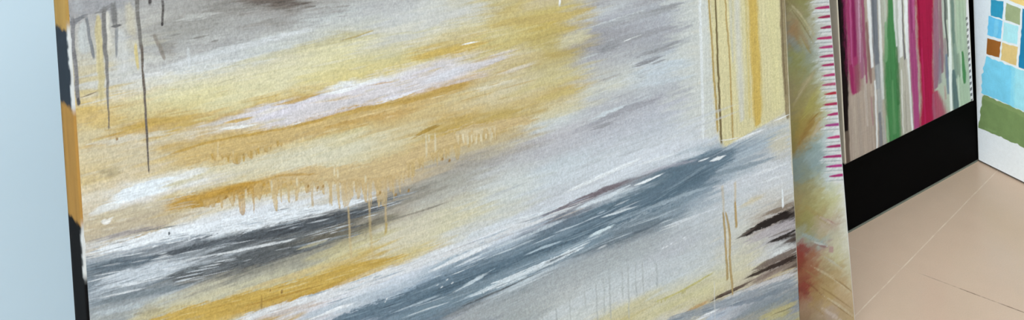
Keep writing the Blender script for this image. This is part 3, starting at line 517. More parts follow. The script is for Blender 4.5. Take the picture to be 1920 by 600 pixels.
[0, 92, 106, 117, 0.85, 0.6, 0.35, 0.25, 1.6, 770.1, 6.2, 21.2, 762.6, 7.3, 46.6, 755.3, 5.3, 72.9, 748.8, 2.7],
[0, 194, 203, 211, 0.85, 0.5, 0.35, 0.25, 0.1, 746.8, 2.6, 20.1, 745.9, 7.3, 40.6, 743.8, 9.6, 66.8, 737.2, 8.6, 88.3, 732.8, 4.9, 118.9, 725.6, 2.2],
[0, 216, 223, 228, 0.8, 0.4, 0.5, 0.25, 4.8, 741.9, 1, 35, 737.2, 2.1, 71.6, 728.2, 2.2, 98.8, 722.3, 1.1],
[0, 208, 213, 216, 0.85, 0.4, 0.45, 0.25, 116.2, 728.5, 0.8, 162.6, 716.8, 1.9, 199.1, 707.6, 2, 229.4, 699.5, 0.9],
[0, 200, 206, 210, 0.8, 0.4, 0.4, 0.25, 72.3, 739, 0.8, 105.1, 732.4, 1.3, 139.1, 723.3, 0.8],
[0, 196, 203, 208, 0.7, 0.4, 0.4, 0.25, 87.6, 720.7, 0.5, 120.9, 712, 1.2, 149.7, 703.3, 0.6],
[0, 88, 93, 96, 0.85, 0.5, 0.3, 0.25, 66.1, 726.4, 2.7, 93.1, 721, 5.5, 126.8, 712.8, 7.8, 161.8, 704.2, 8.6, 198.3, 695.3, 8.2, 236.5, 686.6, 6, 276.4, 679.3, 3.7],
[0, 120, 131, 138, 0.85, 0.6, 0.35, 0.25, -0.7, 733.4, 3.1, 39.4, 723.7, 4.2, 70.7, 714.7, 4.9, 103.4, 705.9, 2.8],
[0, 212, 218, 222, 0.75, 0.4, 0.45, 0.25, 2, 737.9, 0.8, 34.5, 729.8, 1.3, 60.5, 723.5, 0.8],
[0, 176, 186, 192, 0.7, 0.7, 0.3, 0.25, 1.1, 722.9, 3.1, 28.5, 715.9, 4.2, 54.2, 708.8, 2.7],
[0, 110, 108, 98, 0.5, 0.8, 0.25, 0.25, 223.4, 687.6, 3, 276.6, 682.4, 6.1, 318.5, 676.7, 5, 362.4, 670.8, 2.5],
[0, 128, 124, 112, 0.7, 0.6, 0.3, 0.25, 276.6, 682.4, 0.6, 332.8, 673.1, 1.5, 392.6, 663.3, 1.6, 440, 656.8, 0.8],
[0, 195, 190, 159, 0.6, 0.6, 0.45, 0.25, 220.4, 690.2, 1.2, 239.7, 686.4, 3.6, 259.6, 682.5, 1.8],
[0, 148, 139, 104, 0.55, 0.9, 0.22, 0.25, 43.3, 703.1, 2.1, 59, 699.3, 8.6, 74.9, 694.3, 4.3],
[0, 190, 161, 85, 0.95, 0.35, 0.22, 0.25, 48.9, 691.6, 2.1, 68.8, 685, 4.9, 90.5, 679.9, 7.1, 124.1, 670.8, 8.9, 171.1, 659.1, 10.9, 208, 649.2, 10.6, 246.8, 641.8, 9.6, 280.5, 636, 7.3, 315.4, 629.4, 5, 366.5, 619.7, 1.9],
[0, 201, 181, 128, 0.7, 0.7, 0.22, 0.25, 136.2, 677.7, 1.7, 184, 668.4, 3.5, 234.7, 659.2, 4.2, 281.3, 648.9, 3.7, 330.6, 639.2, 1.9],
[0, 168, 133, 60, 0.75, 0.6, 0.25, 0.25, 141, 660.8, 0.6, 176.7, 651.6, 1.2, 207.7, 645.1, 1.8, 233.4, 640.2, 1.2, 253.1, 635.8, 0.6],
[0, 210, 214, 217, 0.92, 0.45, 0.22, 0.25, 134.3, 649, 2.2, 163.8, 641.4, 4.6, 194.4, 634.7, 5.8, 232.5, 627.1, 6.5, 272.5, 619.7, 6.7, 314.3, 613.2, 6.8, 358, 605.9, 7.6, 404, 599.4, 7.8, 452.1, 592.7, 8, 502.8, 586.9, 8.2, 556, 579.5, 7, 612, 571.7, 5.8, 661.2, 567.5, 2.2],
[0, 190, 176, 166, 0.75, 0.6, 0.45, 0.25, 157.5, 638.6, 1.7, 200.3, 628.8, 4.1, 238.6, 619.2, 3.6, 258.5, 614.5, 1.8],
[0, 176, 188, 199, 0.75, 0.5, 0.4, 0.25, 218.5, 613.1, 3, 271.3, 602.1, 5.5, 327.4, 591.6, 5.6, 386.9, 579.2, 3.9],
[0, 228, 233, 236, 0.85, 0.5, 0.25, 0.25, 227.9, 606, 1.2, 264.3, 600.5, 2.4, 298.8, 595.1, 1.2],
[0, 226, 231, 235, 0.85, 0.5, 0.25, 0.25, 387.3, 585.7, 1.3, 426.9, 583.5, 3.3, 468, 580, 3.4, 502.1, 576, 1.4],
[0, 158, 174, 187, 0.75, 0.5, 0.45, 0.25, 410.2, 575, 2, 467.3, 569.2, 4.7, 518.7, 562.9, 4.1, 573, 557.6, 2.1],
[0, 208, 217, 225, 0.85, 0.4, 0.3, 0.25, 426.4, 575.6, 1, 450.8, 572.6, 2, 484.3, 569.9, 1],
[0, 98, 118, 133, 0.95, 0.3, 0.22, 0.25, 243.4, 590.9, 3.6, 283.8, 582.1, 8, 340.6, 569.6, 11.4, 385.7, 561.7, 12.9, 433.1, 555.5, 12.6, 482.9, 549.5, 11.5, 535.2, 541.9, 11.1, 590.3, 535.3, 11.4, 648.2, 526.2, 12.5, 709.4, 518.8, 14.3, 774.3, 512.5, 15.5, 831.5, 511.4, 20.6, 879.5, 512.5, 21, 929.4, 512.1, 14, 974.3, 507.4, 5.9, 994, 503.2, 2.5],
[0, 84, 106, 121, 0.65, 0.8, 0.22, 0.25, 355.1, 561.3, 3.2, 401, 555.1, 5.9, 465.8, 547.1, 6.1, 553, 536, 5.6, 647.9, 521.8, 5.9, 751.9, 509.3, 6.9, 866.9, 505.2, 8, 916.3, 506.2, 4.1],
[0, 126, 144, 157, 0.7, 0.6, 0.45, 0.25, 449.9, 560.6, 2, 518, 551.8, 4.1, 590.7, 541, 4.3, 648.7, 533.5, 2.9],
[0, 196, 208, 216, 0.7, 0.5, 0.5, 0.25, 467.5, 571.9, 1.3, 519, 567, 2.1, 582.5, 559.3, 2.8, 625.5, 555.5, 2.2],
[0, 118, 138, 151, 0.8, 0.5, 0.22, 0.25, 303.6, 560.8, 2.5, 339.4, 550.7, 6.3, 384.3, 540.4, 9, 431.5, 531, 9.3, 489.7, 522.5, 8.2, 551.4, 513.6, 7, 626.9, 505.6, 6.5, 697.6, 499.9, 4.5],
[0, 140, 160, 173, 0.7, 0.6, 0.3, 0.25, 431.3, 528.3, 2.6, 489.7, 522.5, 5.4, 551.6, 515.7, 6.3, 617.5, 511.3, 5.8, 667.3, 510.2, 3.7],
[0, 190, 204, 212, 0.9, 0.5, 0.22, 0.25, 422.6, 544.8, 1.3, 453, 544.1, 3, 489.4, 543.7, 1],
[0, 172, 190, 201, 0.9, 0.5, 0.22, 0.25, 524.4, 541.1, 1, 566.9, 536.3, 2.3, 618.5, 526.5, 0.9],
[0, 176, 192, 202, 0.7, 0.5, 0.3, 0.25, 325.5, 562.8, 0.9, 369.9, 555.4, 1.9, 424.5, 548, 1],
[0, 206, 217, 223, 0.92, 0.45, 0.22, 0.25, 673.9, 531.7, 0.9, 715.1, 523.4, 2.1, 752.4, 516.9, 0.8],
[0, 206, 222, 228, 0.95, 0.4, 0.22, 0.25, 645.4, 515.3, 1.1, 672.5, 512.5, 3.3, 704.6, 510, 1.5],
[0, 170, 186, 196, 0.6, 0.6, 0.35, 0.25, 668, 520.6, 3, 751.8, 507.7, 3.8, 842.1, 493.9, 4, 914.4, 480.8, 2.5],
[0, 112, 126, 136, 0.8, 0.5, 0.3, 0.25, 641.1, 496.1, 2.2, 686.4, 490.2, 5.2, 739.2, 484.8, 6.9, 794.4, 478.3, 6.2, 852.4, 471.5, 3.2],
[0, 96, 110, 121, 0.8, 0.5, 0.25, 0.25, 717.7, 484.9, 0.9, 766.1, 476.2, 2.3, 807.9, 474.1, 1.1],
[0, 150, 165, 176, 0.6, 0.6, 0.5, 0.25, 772.4, 486.2, 3.9, 817.3, 476.6, 7.1, 876.1, 464.8, 5.7],
[0, 212, 222, 228, 0.95, 0.35, 0.22, 0.45, 447.7, 527.3, 2, 489.6, 521.9, 4.1, 524.5, 517.5, 4.8, 560.6, 513.7, 4.2, 598, 509.7, 3.6, 631.9, 507, 2.9, 654.8, 506.6, 1.5],
[0, 60, 70, 80, 0.7, 0.4, 0.6, 0.25, 569.9, 513.8, 1.1, 598, 509.7, 1.7, 631.9, 506.3, 1.1],
[0, 84, 92, 96, 0.85, 0.5, 0.15, 0.25, 413.2, 523.6, 0.7, 455.4, 518.1, 1.1, 495.9, 512.5, 1.2, 541.9, 507.9, 1, 578.6, 503.2, 0.7],
[0, 126, 132, 136, 0.7, 0.7, 0.25, 0.25, 398.7, 521.3, 2, 430.5, 516.4, 4, 463.3, 511.4, 2.7, 505.9, 504.9, 1.4],
[0, 190, 196, 200, 0.8, 0.5, 0.22, 0.25, 658.8, 491.2, 0.7, 676.1, 489.5, 1.8, 691.4, 487.2, 0.7],
[0, 216, 222, 226, 0.85, 0.5, 0.22, 0.25, 399.2, 564, 0.4, 401.6, 564.2, 1.4, 404, 564.5, 0.4],
[0, 216, 222, 226, 0.85, 0.5, 0.22, 0.25, 405.2, 558.5, 0.4, 407.6, 558.7, 1.4, 410, 558.9, 0.4],
[0, 216, 222, 226, 0.85, 0.5, 0.22, 0.25, 413.5, 564, 0.4, 415.9, 564.2, 1.4, 418.3, 564.4, 0.4],
[0, 216, 222, 226, 0.85, 0.5, 0.22, 0.25, 421, 556.4, 0.4, 423.5, 556.6, 1.4, 425.9, 556.8, 0.4],
[0, 216, 222, 226, 0.85, 0.5, 0.22, 0.25, 325.7, 578.2, 0.4, 328, 578.4, 1.4, 330.2, 578.6, 0.4],
[0, 216, 222, 226, 0.85, 0.5, 0.22, 0.25, 328.1, 580.9, 0.4, 330.3, 581.1, 1.4, 332.6, 581.4, 0.4],
[0, 216, 222, 226, 0.85, 0.5, 0.22, 0.25, 799.2, 432.7, 0.5, 802.6, 432.8, 1.7, 806.1, 432.8, 0.5],
[0, 216, 222, 226, 0.85, 0.5, 0.22, 0.25, 808.4, 432.6, 0.5, 811.8, 432.7, 1.7, 815.3, 432.8, 0.5],
[0, 216, 222, 226, 0.85, 0.5, 0.22, 0.25, 791.2, 433.8, 0.5, 794.7, 433.9, 1.7, 798.1, 434, 0.5],
[0, 216, 222, 226, 0.85, 0.5, 0.22, 0.25, 836.2, 429.2, 0.5, 839.8, 429.3, 1.8, 843.3, 429.3, 0.5],
[0, 206, 213, 220, 0.75, 0.8, 0.22, 0.25, 452.9, 604.7, 2, 503.5, 596.5, 5.5, 556.8, 590.7, 7, 612.9, 584.6, 8.6, 672.1, 579, 9.6, 734.7, 573, 9.1, 823.1, 555.5, 7.1, 906.2, 538.9, 4.1],
[0, 227, 233, 236, 0.95, 0.45, 0.22, 0.25, 594.4, 593.9, 1.1, 635.9, 591.5, 2.9, 695.5, 587.9, 3.4, 735.5, 584.4, 3, 767.1, 583, 1.2],
[0, 226, 232, 236, 0.85, 0.5, 0.22, 0.25, 745.8, 576.4, 1.1, 789.7, 570.2, 3.1, 837.5, 560.5, 1.2],
[0, 117, 107, 114, 0.92, 0.4, 0.25, 0.25, 556, 579.5, 0.8, 593.1, 576, 2.1, 631.5, 571.6, 3.6, 676.4, 567.3, 4.8, 717.9, 563.4, 3, 740.4, 562.1, 1.1],
[0, 90, 86, 96, 0.8, 0.4, 0.3, 0.25, 611.9, 571, 0.7, 628.4, 569.2, 1.5, 646.1, 567.8, 0.7],
[0, 207, 217, 224, 0.95, 0.4, 0.22, 0.25, 617.3, 564.2, 1.1, 650.6, 559.9, 3.3, 693.1, 555, 3.7, 735.4, 553.1, 1.5],
[0, 230, 236, 239, 0.97, 0.35, 0.22, 0.25, 741.7, 549.8, 1.1, 763.4, 546.4, 2.6, 785.6, 544.6, 1.6, 812.8, 542.5, 0.9],
[0, 222, 229, 233, 0.92, 0.45, 0.22, 0.25, 520.9, 594.6, 0.8, 556.4, 585.8, 2.2, 593.2, 577.4, 1],
[0, 214, 220, 228, 0.8, 0.6, 0.3, 0.25, 435.8, 595.2, 1.3, 477.2, 591.2, 2.7, 520.4, 586.3, 1.4],
[0, 132, 140, 150, 0.7, 0.5, 0.4, 0.25, 520.5, 587.7, 0.7, 556, 580.2, 1.4, 583.5, 573.5, 0.7],
[0, 178, 174, 184, 0.5, 0.7, 0.3, 0.25, 744.8, 562.7, 1.5, 811.1, 550.5, 3.9, 881.1, 534.4, 2.4],
[0, 102, 118, 131, 0.9, 0.45, 0.22, 0.25, 851, 534.7, 2.4, 887, 530.4, 4.5, 930.2, 523.6, 5, 971, 515.6, 2.5],
[0, 170, 183, 193, 0.8, 0.8, 0.22, 0.25, 944.4, 507.9, 5, 994, 504.1, 12.7, 1041.3, 498.2, 12.1, 1073.4, 495, 5.2],
[0, 132, 148, 158, 0.8, 0.5, 0.35, 0.25, 903.1, 497.2, 3.3, 966.1, 484.7, 5, 1018.8, 474.3, 4.3, 1068.3, 464.6, 1.7],
[0, 150, 164, 174, 0.7, 0.6, 0.35, 0.25, 916.1, 503.8, 3.3, 992.9, 488.9, 5.1, 1046.8, 478.4, 2.6],
[0, 232, 237, 240, 0.95, 0.4, 0.22, 0.25, 902.4, 521.8, 1.2, 923.5, 518.6, 3.7, 945, 515.3, 1.2],
[0, 222, 229, 234, 0.9, 0.4, 0.22, 0.25, 878.5, 531.3, 0.8, 893, 528.9, 1.8, 905.3, 527.4, 0.8],
[0, 204, 209, 215, 0.8, 0.8, 0.22, 0.25, 907.8, 475.9, 4.9, 977.6, 462, 8.4, 1044.6, 449, 7.8, 1106.4, 435.2, 4.4],
[0, 222, 226, 229, 0.85, 0.5, 0.3, 0.25, 993.5, 460.7, 1, 1031.1, 454.4, 3, 1104, 441.6, 1.8],
[0, 224, 228, 230, 0.7, 0.5, 0.4, 0.25, 1016.3, 440.1, 1, 1057.3, 432.3, 2.6, 1108.3, 421.7, 1.3],
[0, 208, 215, 220, 0.85, 0.5, 0.22, 0.25, 782.3, 467.5, 1.1, 851.1, 453.9, 2.6, 930.5, 440.2, 1.3],
[0, 203, 191, 157, 0.75, 0.7, 0.25, 0.25, 964, 420.9, 2.5, 1001.2, 419.1, 5.9, 1044.7, 413.4, 2.6],
[0, 206, 203, 194, 0.5, 0.8, 0.22, 0.25, 960.2, 405.3, 6.7, 1013.1, 396.6, 10.2, 1068.2, 387.5, 7],
[0, 232, 236, 237, 0.9, 0.5, 0.22, 0.25, 946.2, 531.9, 1, 995.7, 526.1, 2.7, 1052.7, 520.6, 1],
[0, 236, 238, 238, 0.95, 0.45, 0.05, 0.25, 1058.8, 526.4, 0.7, 1082.7, 523.8, 1.4, 1107.1, 522.2, 0.9],
[0, 232, 234, 235, 0.7, 0.5, 0.1, 0.25, 919.4, 548.1, 0.7, 950.5, 538, 1.2, 982.7, 531, 0.7],
[0, 214, 216, 217, 0.7, 0.5, 0.3, 0.25, 1047.9, 493.9, 0.9, 1078.9, 492.9, 1.7, 1110.5, 490, 0.9],
[0, 167, 174, 176, 0.6, 0.8, 0.22, 0.25, 421.6, 505.8, 6.6, 479.4, 498.7, 13.5, 549.5, 486.3, 19.6, 624.8, 476.6, 21.8, 705.4, 462.4, 19.5, 791.9, 443.2, 14],
[0, 150, 160, 160, 0.5, 0.7, 0.22, 0.25, 499.2, 471.4, 2.1, 516.7, 468.4, 3.4, 525.5, 466.9, 1.4],
[0, 197, 205, 208, 0.6, 0.5, 0.22, 0.25, 546.6, 443.6, 2.1, 602.4, 435, 10.1, 661.8, 432.7, 11.8, 745.4, 418.1, 11.5, 835.2, 399.3, 8.7, 907.3, 383.3, 4.1],
[0, 199, 194, 162, 0.85, 0.8, 0.22, 0.25, 629.2, 397.9, 3.6, 679, 385.3, 5.9, 731.1, 372.1, 7.6, 797.1, 356, 7.8, 867.2, 343, 6.4, 916.5, 336.7, 3.3],
[0, 185, 179, 112, 0.8, 0.5, 0.22, 0.4, 765.9, 364.6, 0.8, 797.2, 357.6, 1.6, 834.2, 352.1, 1.9, 879.8, 348.8, 1.6, 924.8, 345.6, 0.8],
[0, 222, 227, 229, 0.5, 0.5, 0.3, 0.25, 793.2, 461.1, 0.8, 818.2, 456.7, 1.4, 845, 451.6, 0.6],
[0, 205, 202, 182, 0.8, 0.8, 0.22, 0.25, 891.6, 339.9, 3.3, 967.5, 325.9, 8.4, 1020.8, 317.2, 6.8, 1055.4, 312.2, 2.6],
[0, 182, 176, 179, 0.85, 0.5, 0.25, 0.25, 970.1, 361.1, 3.4, 1023.5, 353.2, 7.7, 1079.1, 343.1, 8.8, 1122.3, 333.6, 8],
[0, 206, 208, 208, 0.75, 0.7, 0.22, 0.25, 980.3, 320, 5.1, 1034.4, 312.8, 8.6, 1083.5, 305, 7.9, 1119.4, 296.2, 5.3],
[0, 218, 223, 222, 0.92, 0.45, 0.22, 0.25, 1028.5, 309.3, 1.7, 1062.1, 306.5, 4.8, 1099.3, 302.5, 2.1],
[0, 190, 160, 113, 0.9, 0.6, 0.22, 0.25, 834, 316.8, 1.6, 858.9, 312.9, 4, 891.7, 307.8, 1.6],
[0, 208, 209, 212, 0.8, 0.5, 0.25, 0.25, 888.3, 295.2, 3.3, 944.9, 286.4, 6.7, 1017.5, 271.9, 6.8, 1113.1, 251.4, 5.3],
[0, 204, 191, 157, 0.7, 0.5, 0.4, 0.25, 1018, 279.6, 1.7, 1066.4, 269.4, 3.5, 1116.5, 257.1, 2.7],
[0, 141, 153, 163, 0.8, 0.5, 0.25, 0.25, 772.1, 326.3, 3.9, 840.5, 308.6, 8, 913.1, 290.7, 9, 1003.4, 267.1, 8.5, 1115.1, 239.4, 8],
[0, 114, 128, 141, 0.7, 0.6, 0.35, 0.25, 925.1, 280.6, 2.5, 1002.6, 256.9, 5.1, 1114.5, 230.5, 4.4],
[0, 232, 236, 239, 0.92, 0.45, 0.22, 0.25, 849.1, 294.5, 1.1, 881.7, 290, 2.8, 912.7, 285.8, 1.1],
[0, 183, 174, 126, 0.85, 0.5, 0.3, 0.25, 986.8, 226, 3.4, 1041, 215.1, 6, 1112.2, 200.4, 4.4],
[0, 150, 156, 156, 0.6, 0.7, 0.3, 0.25, 999.3, 212.7, 5.1, 1053.6, 194.5, 6.9, 1116.2, 174.5, 6.2],
]
MAIN_LAST = [
[0, 132, 118, 103, 0.9, 0.4, 0.45, 0.25, 1017.7, 385.8, 1.7, 1060.3, 377.4, 5.2, 1124.7, 365.6, 6.2],
[0, 26, 18, 17, 0.98, 0.3, 0.22, 0.25, 952.8, 375.8, 1, 977.6, 373.4, 3.8, 1011.1, 371, 6, 1059.2, 363.5, 6.9, 1123.8, 353.1, 8],
[0, 96, 84, 78, 0.8, 0.5, 0.5, 0.25, 955.4, 375.5, 1.3, 984.4, 373.9, 2.5, 1018.2, 373.2, 1.7],
[0, 30, 22, 20, 0.97, 0.35, 0.22, 0.25, 1030.5, 335.9, 1.3, 1066.5, 327.9, 3.9, 1121.1, 317.5, 6.2],
[0, 110, 100, 94, 0.7, 0.5, 0.5, 0.25, 1036.6, 342.1, 0.9, 1071.4, 335.7, 1.7, 1107.1, 328.2, 1.8],
[0, 70, 58, 52, 0.85, 0.45, 0.4, 0.25, 1065.7, 317.5, 1, 1091.3, 313.3, 3.1, 1123.3, 307.4, 3.6],
[0, 104, 88, 78, 0.85, 0.45, 0.4, 0.25, 979.5, 308.2, 1.7, 1033.5, 301.6, 6.9, 1082.6, 293.6, 7.9, 1121.7, 286, 7.1],
[0, 40, 26, 20, 0.95, 0.4, 0.22, 0.25, 968.6, 304.6, 1.2, 1005.7, 297.7, 3.4, 1053.6, 288.8, 4.3, 1120.8, 275.4, 4.9],
[0, 58, 42, 36, 0.95, 0.4, 0.22, 0.25, 879.4, 309.6, 0.8, 907.8, 305.1, 2.8, 941.9, 299, 3.3, 994.2, 289.9, 1.7],
[0, 120, 104, 93, 0.6, 0.5, 0.5, 0.25, 907.9, 306, 1.6, 958.8, 297.1, 2.5, 1005.2, 290.9, 1.7],
[0, 109, 104, 73, 0.6, 0.5, 0.3, 0.25, 1027.1, 215.7, 0.9, 1068.7, 205.1, 1.4, 1106, 196.9, 0.9],
[1, 232, 236, 237, 1, 0.3, 0, 0.15, 846.4, 620.6, 1.3, 852.2, 621, 2.1, 878.3, 622.3, 1.5],
[1, 197, 190, 163, 0.5, 0.8, 0.3, 0.15, 979.5, 60.9, 2.1, 986.3, 60.2, 4.6, 1003.1, 58.7, 6.2, 1018.8, 57, 3.1],
[1, 196, 200, 201, 0.6, 0.8, 0.15, 0.15, 946.3, 49.3, 5.1, 962.6, 49.3, 10.2, 981.3, 48.4, 8.1, 994.7, 47.2, 4.1],
[1, 208, 206, 196, 0.7, 0.6, 0.2, 0.15, 973.9, 37.6, 2, 988, 37.5, 3, 998.8, 37.2, 2, 1007.4, 37.2, 2.5, 1016, 37.2, 1],
[1, 168, 172, 176, 0.6, 0.7, 0.15, 0.15, 1018.1, 12.2, 4.9, 1028, 10.9, 7.8, 1044.4, 9, 6.8],
[1, 206, 212, 215, 0.6, 0.6, 0.2, 0.15, 929.6, 115.5, 1.7, 943.8, 115.3, 2.2, 955.2, 114.9, 1.7],
[1, 182, 188, 189, 0.8, 0.5, 0, 0.15, 976.9, 15.1, 4.4, 983.7, 14, 6.3, 1000.9, 13.1, 4.9, 1013.5, 13.4, 1.5],
[1, 193, 182, 138, 0.85, 0.5, 0.1, 0.15, 925.9, 27, 2, 940.3, 27.4, 4, 974.9, 28, 4, 1001.6, 28.2, 4, 1015.3, 28.6, 1.5],
[1, 122, 122, 125, 0.95, 0.35, 0, 0.15, 928.9, 5.1, 1, 931.5, 5.3, 1.9, 942.2, 5, 2.2, 966.7, 4.6, 2.2, 987.8, 4.4, 2.2, 1011.2, 5.4, 2.2, 1020.4, 4.5, 1.9],
[1, 74, 74, 77, 0.95, 0.4, 0, 0.15, 929.5, 5.2, 1.2, 933.2, 5.2, 1.9, 939.1, 4.8, 1],
[1, 124, 128, 132, 0.95, 0.35, 0, 0.15, 969.2, 22.6, 1.1, 978.2, 21.2, 1.7, 990.9, 19.5, 1.7, 1004.6, 18.3, 1.6, 1016.6, 17.1, 1.5],
[1, 64, 64, 67, 0.95, 0.4, 0, 0.15, 1018.5, 2, 0.6, 1020.1, 2, 1.1, 1022.8, 1.7, 0.8],
[1, 122, 121, 120, 0.95, 0.35, 0, 0.15, 895.2, 31.6, 0.5, 898.4, 31.8, 0.9, 919.6, 32.7, 1, 935.6, 33.2, 1.4, 954.4, 33.3, 1.7, 975.9, 33.2, 2.3, 1002.5, 33.8, 2.5, 1021.1, 34.5, 2.5],
[1, 135, 117, 86, 0.7, 0.4, 0, 0.15, 895.7, 31.7, 0.6, 906.3, 32.3, 0.8, 921.7, 32.8, 0.7],
[1, 112, 112, 112, 0.9, 0.6, 0.15, 0.15, 995.4, 44.7, 2, 1002.1, 44, 3.5, 1012.8, 44.2, 3.5, 1023.7, 43.9, 2.5],
[1, 128, 132, 135, 0.85, 0.5, 0.1, 0.15, 963.5, 43.1, 0.7, 975, 44.4, 1.5, 985.6, 45.1, 2, 997.4, 45.3, 2],
[1, 200, 185, 128, 0.9, 0.4, 0, 0.15, 944.6, 63.9, 0.8, 950.2, 63.7, 1.6, 963.6, 63, 2.1, 976, 61.7, 1.6],
[1, 116, 114, 110, 0.95, 0.35, 0, 0.15, 964.7, 67.9, 1.8, 984, 67.5, 2.1, 1006.2, 66.8, 2.3, 1028.1, 66.6, 2.3],
[1, 106, 98, 90, 1, 0.35, 0, 0.15, 836.6, 67.4, 0.5, 842.1, 67.5, 0.9, 862.9, 67.8, 1, 882.2, 67.9, 1.5, 906.8, 68.4, 1.3, 928.9, 68.2, 1.6, 950.9, 68, 1.5, 973, 67.8, 1.7],
[1, 208, 210, 208, 0.7, 0.5, 0, 0.15, 939.3, 70, 0.8, 945.9, 69.9, 1.3, 955.8, 70, 0.8],
[1, 62, 56, 54, 0.95, 0.4, 0, 0.15, 1007.5, 78.9, 1.3, 1011.4, 78.9, 2.1, 1024.4, 79.7, 1.8],
[1, 92, 88, 86, 0.95, 0.4, 0, 0.15, 983.1, 90.1, 1.2, 988, 90.6, 1.5, 998.8, 91.6, 1.4, 1020.6, 93, 1.6],
[1, 52, 48, 48, 0.9, 0.5, 0, 0.15, 982.6, 90, 0.8, 985.3, 90.4, 1.6, 988.1, 90.4, 0.8],
[1, 128, 120, 110, 0.7, 0.6, 0.15, 0.15, 945.4, 91.5, 1.1, 955.4, 88.3, 2.7, 967.6, 84.7, 2.7, 979.8, 81.1, 2.1],
[1, 226, 232, 235, 0.95, 0.4, 0.1, 0.15, 936.2, 1.2, 0.7, 940.6, 0.5, 1.2, 957.5, 0.6, 1.4, 978.4, 0.9, 1.1, 996.6, 1.5, 1.6, 1005.8, 0.7, 1],
[1, 146, 152, 162, 0.6, 0.6, 0, 0.15, 978.1, 1.9, 1.2, 999.2, 1.7, 1.4, 1020.4, 1.1, 1.9, 1046.4, 1.8, 1.4],
[1, 182, 154, 102, 0.6, 0.6, 0.1, 0.15, 856.9, 1.1, 1, 883.1, 1.8, 1.4, 909.5, 1.9, 1.4, 927.9, 2.1, 1.2],
[1, 226, 222, 208, 0.9, 0.4, 0.2, 0.15, 806.3, 0.4, 1, 810.6, 0.2, 1.4, 825.3, 0.6, 1, 836.9, 0.8, 0.7],
[1, 100, 92, 78, 0.9, 0.5, 0.1, 0.15, 800.7, 1, 1, 805.5, 0.8, 1.4, 810.4, 0.6, 1.4],
[1, 222, 230, 234, 0.9, 0.4, 0.4, 0.15, 719.2, -0.1, 0.7, 756.1, 0.7, 0.8, 769.5, 0.5, 1, 782.7, 0.9, 1.3, 793.2, 1, 1.7, 801.9, 0.6, 1.4],
[1, 52, 60, 68, 0.8, 0.5, 0.4, 0.15, 784.9, 0.5, 1, 790.3, 0.4, 1.4, 797.8, 0.3, 1],
[1, 183, 153, 84, 0.9, 0.5, 0, 0.15, 826.1, 133.5, 0.7, 830.1, 133.5, 1.5, 834.2, 133.4, 1.7],
[1, 183, 153, 84, 0.9, 0.5, 0, 0.15, 816, 150.5, 0.7, 820.6, 150.5, 1.5, 825.3, 150.5, 1.7],
[1, 183, 153, 84, 0.9, 0.5, 0, 0.15, 810.6, 159.6, 0.7, 815.5, 159.7, 1.5, 820.5, 159.7, 1.8],
[1, 183, 153, 84, 0.9, 0.5, 0, 0.15, 810.1, 166.8, 0.7, 814.5, 166.9, 1.5, 818.9, 166.8, 1.8],
[1, 183, 153, 84, 0.9, 0.5, 0, 0.15, 810.9, 175.4, 0.7, 816.1, 175.5, 1.5, 821.4, 175.5, 1.8],
[1, 183, 153, 84, 0.9, 0.5, 0, 0.15, 812.2, 184.1, 0.7, 816.3, 184.1, 1.6, 820.5, 184, 1.8],
[1, 183, 153, 84, 0.9, 0.5, 0, 0.15, 811.8, 206.5, 0.7, 816, 206.6, 1.6, 820.3, 206.5, 1.9],
[1, 211, 196, 159, 0.6, 0.6, 0, 0.15, 823.9, 139.2, 1.1, 845.5, 140, 0.9],
[1, 211, 196, 159, 0.6, 0.6, 0, 0.15, 814.4, 145.6, 1.2, 829.9, 146, 0.9],
[1, 211, 196, 159, 0.6, 0.6, 0, 0.15, 814.1, 155.1, 1.2, 829.1, 155.5, 0.9],
[1, 145, 115, 75, 0.9, 0.5, 0, 0.15, 882.9, 38.6, 0.8, 884.5, 38.7, 1.5, 886.6, 38.8, 1],
[3, 190, 164, 113, 0.85, 3, 0.7, 0, 104.4, 792.3, 9.4, 131.5, 785.5, 17.9, 154.9, 782.8, 23.9, 172.9, 782.4, 29.8, 191.3, 780.8, 31.9, 209.8, 774.5, 26.4],
[3, 179, 143, 75, 0.75, 2.6, 0.7, 0, 152.7, 786, 14.2, 164, 784.9, 28.5, 177.9, 782.7, 31.6],
[3, 195, 173, 128, 0.9, 3, 0.7, 0, 185.4, 784.4, 28.9, 210, 776.9, 38.1, 235.1, 765.5, 29.7, 254.3, 756.5, 25.2, 280.8, 745.8, 34.8, 308.2, 737.2, 38.4, 329.2, 728.7, 37.5, 358.4, 723.5, 34.9, 379.5, 721.7, 27],
[3, 191, 167, 119, 0.7, 2.2, 0.7, 0, 228.6, 766.9, 13, 254.3, 755.3, 16.2, 287.5, 741.8, 18.4, 322.1, 730.3, 23.1, 350.9, 722.6, 23.4],
[3, 189, 166, 114, 0.85, 2.6, 0.7, 0, 366.4, 730.8, 19.1, 397, 729.3, 20.7, 420.7, 729.6, 24.3, 444.9, 728.5, 17.9, 477.9, 724.2, 14.8, 520.5, 716.7, 8.3],
[3, 212, 202, 173, 0.55, 2.4, 0, 0, 437.8, 743.4, 17.9, 470.2, 735.4, 24.9, 503.6, 725.8, 18.5],
[3, 184, 156, 95, 0.8, 2.4, 0.7, 0, 126, 834.8, 5.6, 151.7, 825.9, 9.6, 169.4, 821.4, 12.6, 184.5, 819.1, 9.8, 218.9, 815.6, 5.9],
[1, 188, 167, 125, 0.7, 0.45, 0, 0.15, 719.7, 265.4, 1.1, 721.5, 265.5, 2, 736.8, 266.2, 1.9, 753.9, 267, 2],
[1, 188, 167, 125, 0.7, 0.45, 0, 0.15, 690, 314.4, 1.1, 691.9, 314.5, 2, 711.9, 315.5, 1.8, 733.8, 316.6, 2],
[1, 188, 167, 125, 0.7, 0.45, 0, 0.15, 669.4, 335.5, 0.9, 671.3, 335.6, 1.7, 696.6, 337, 1.6, 723.8, 338.4, 1.7],
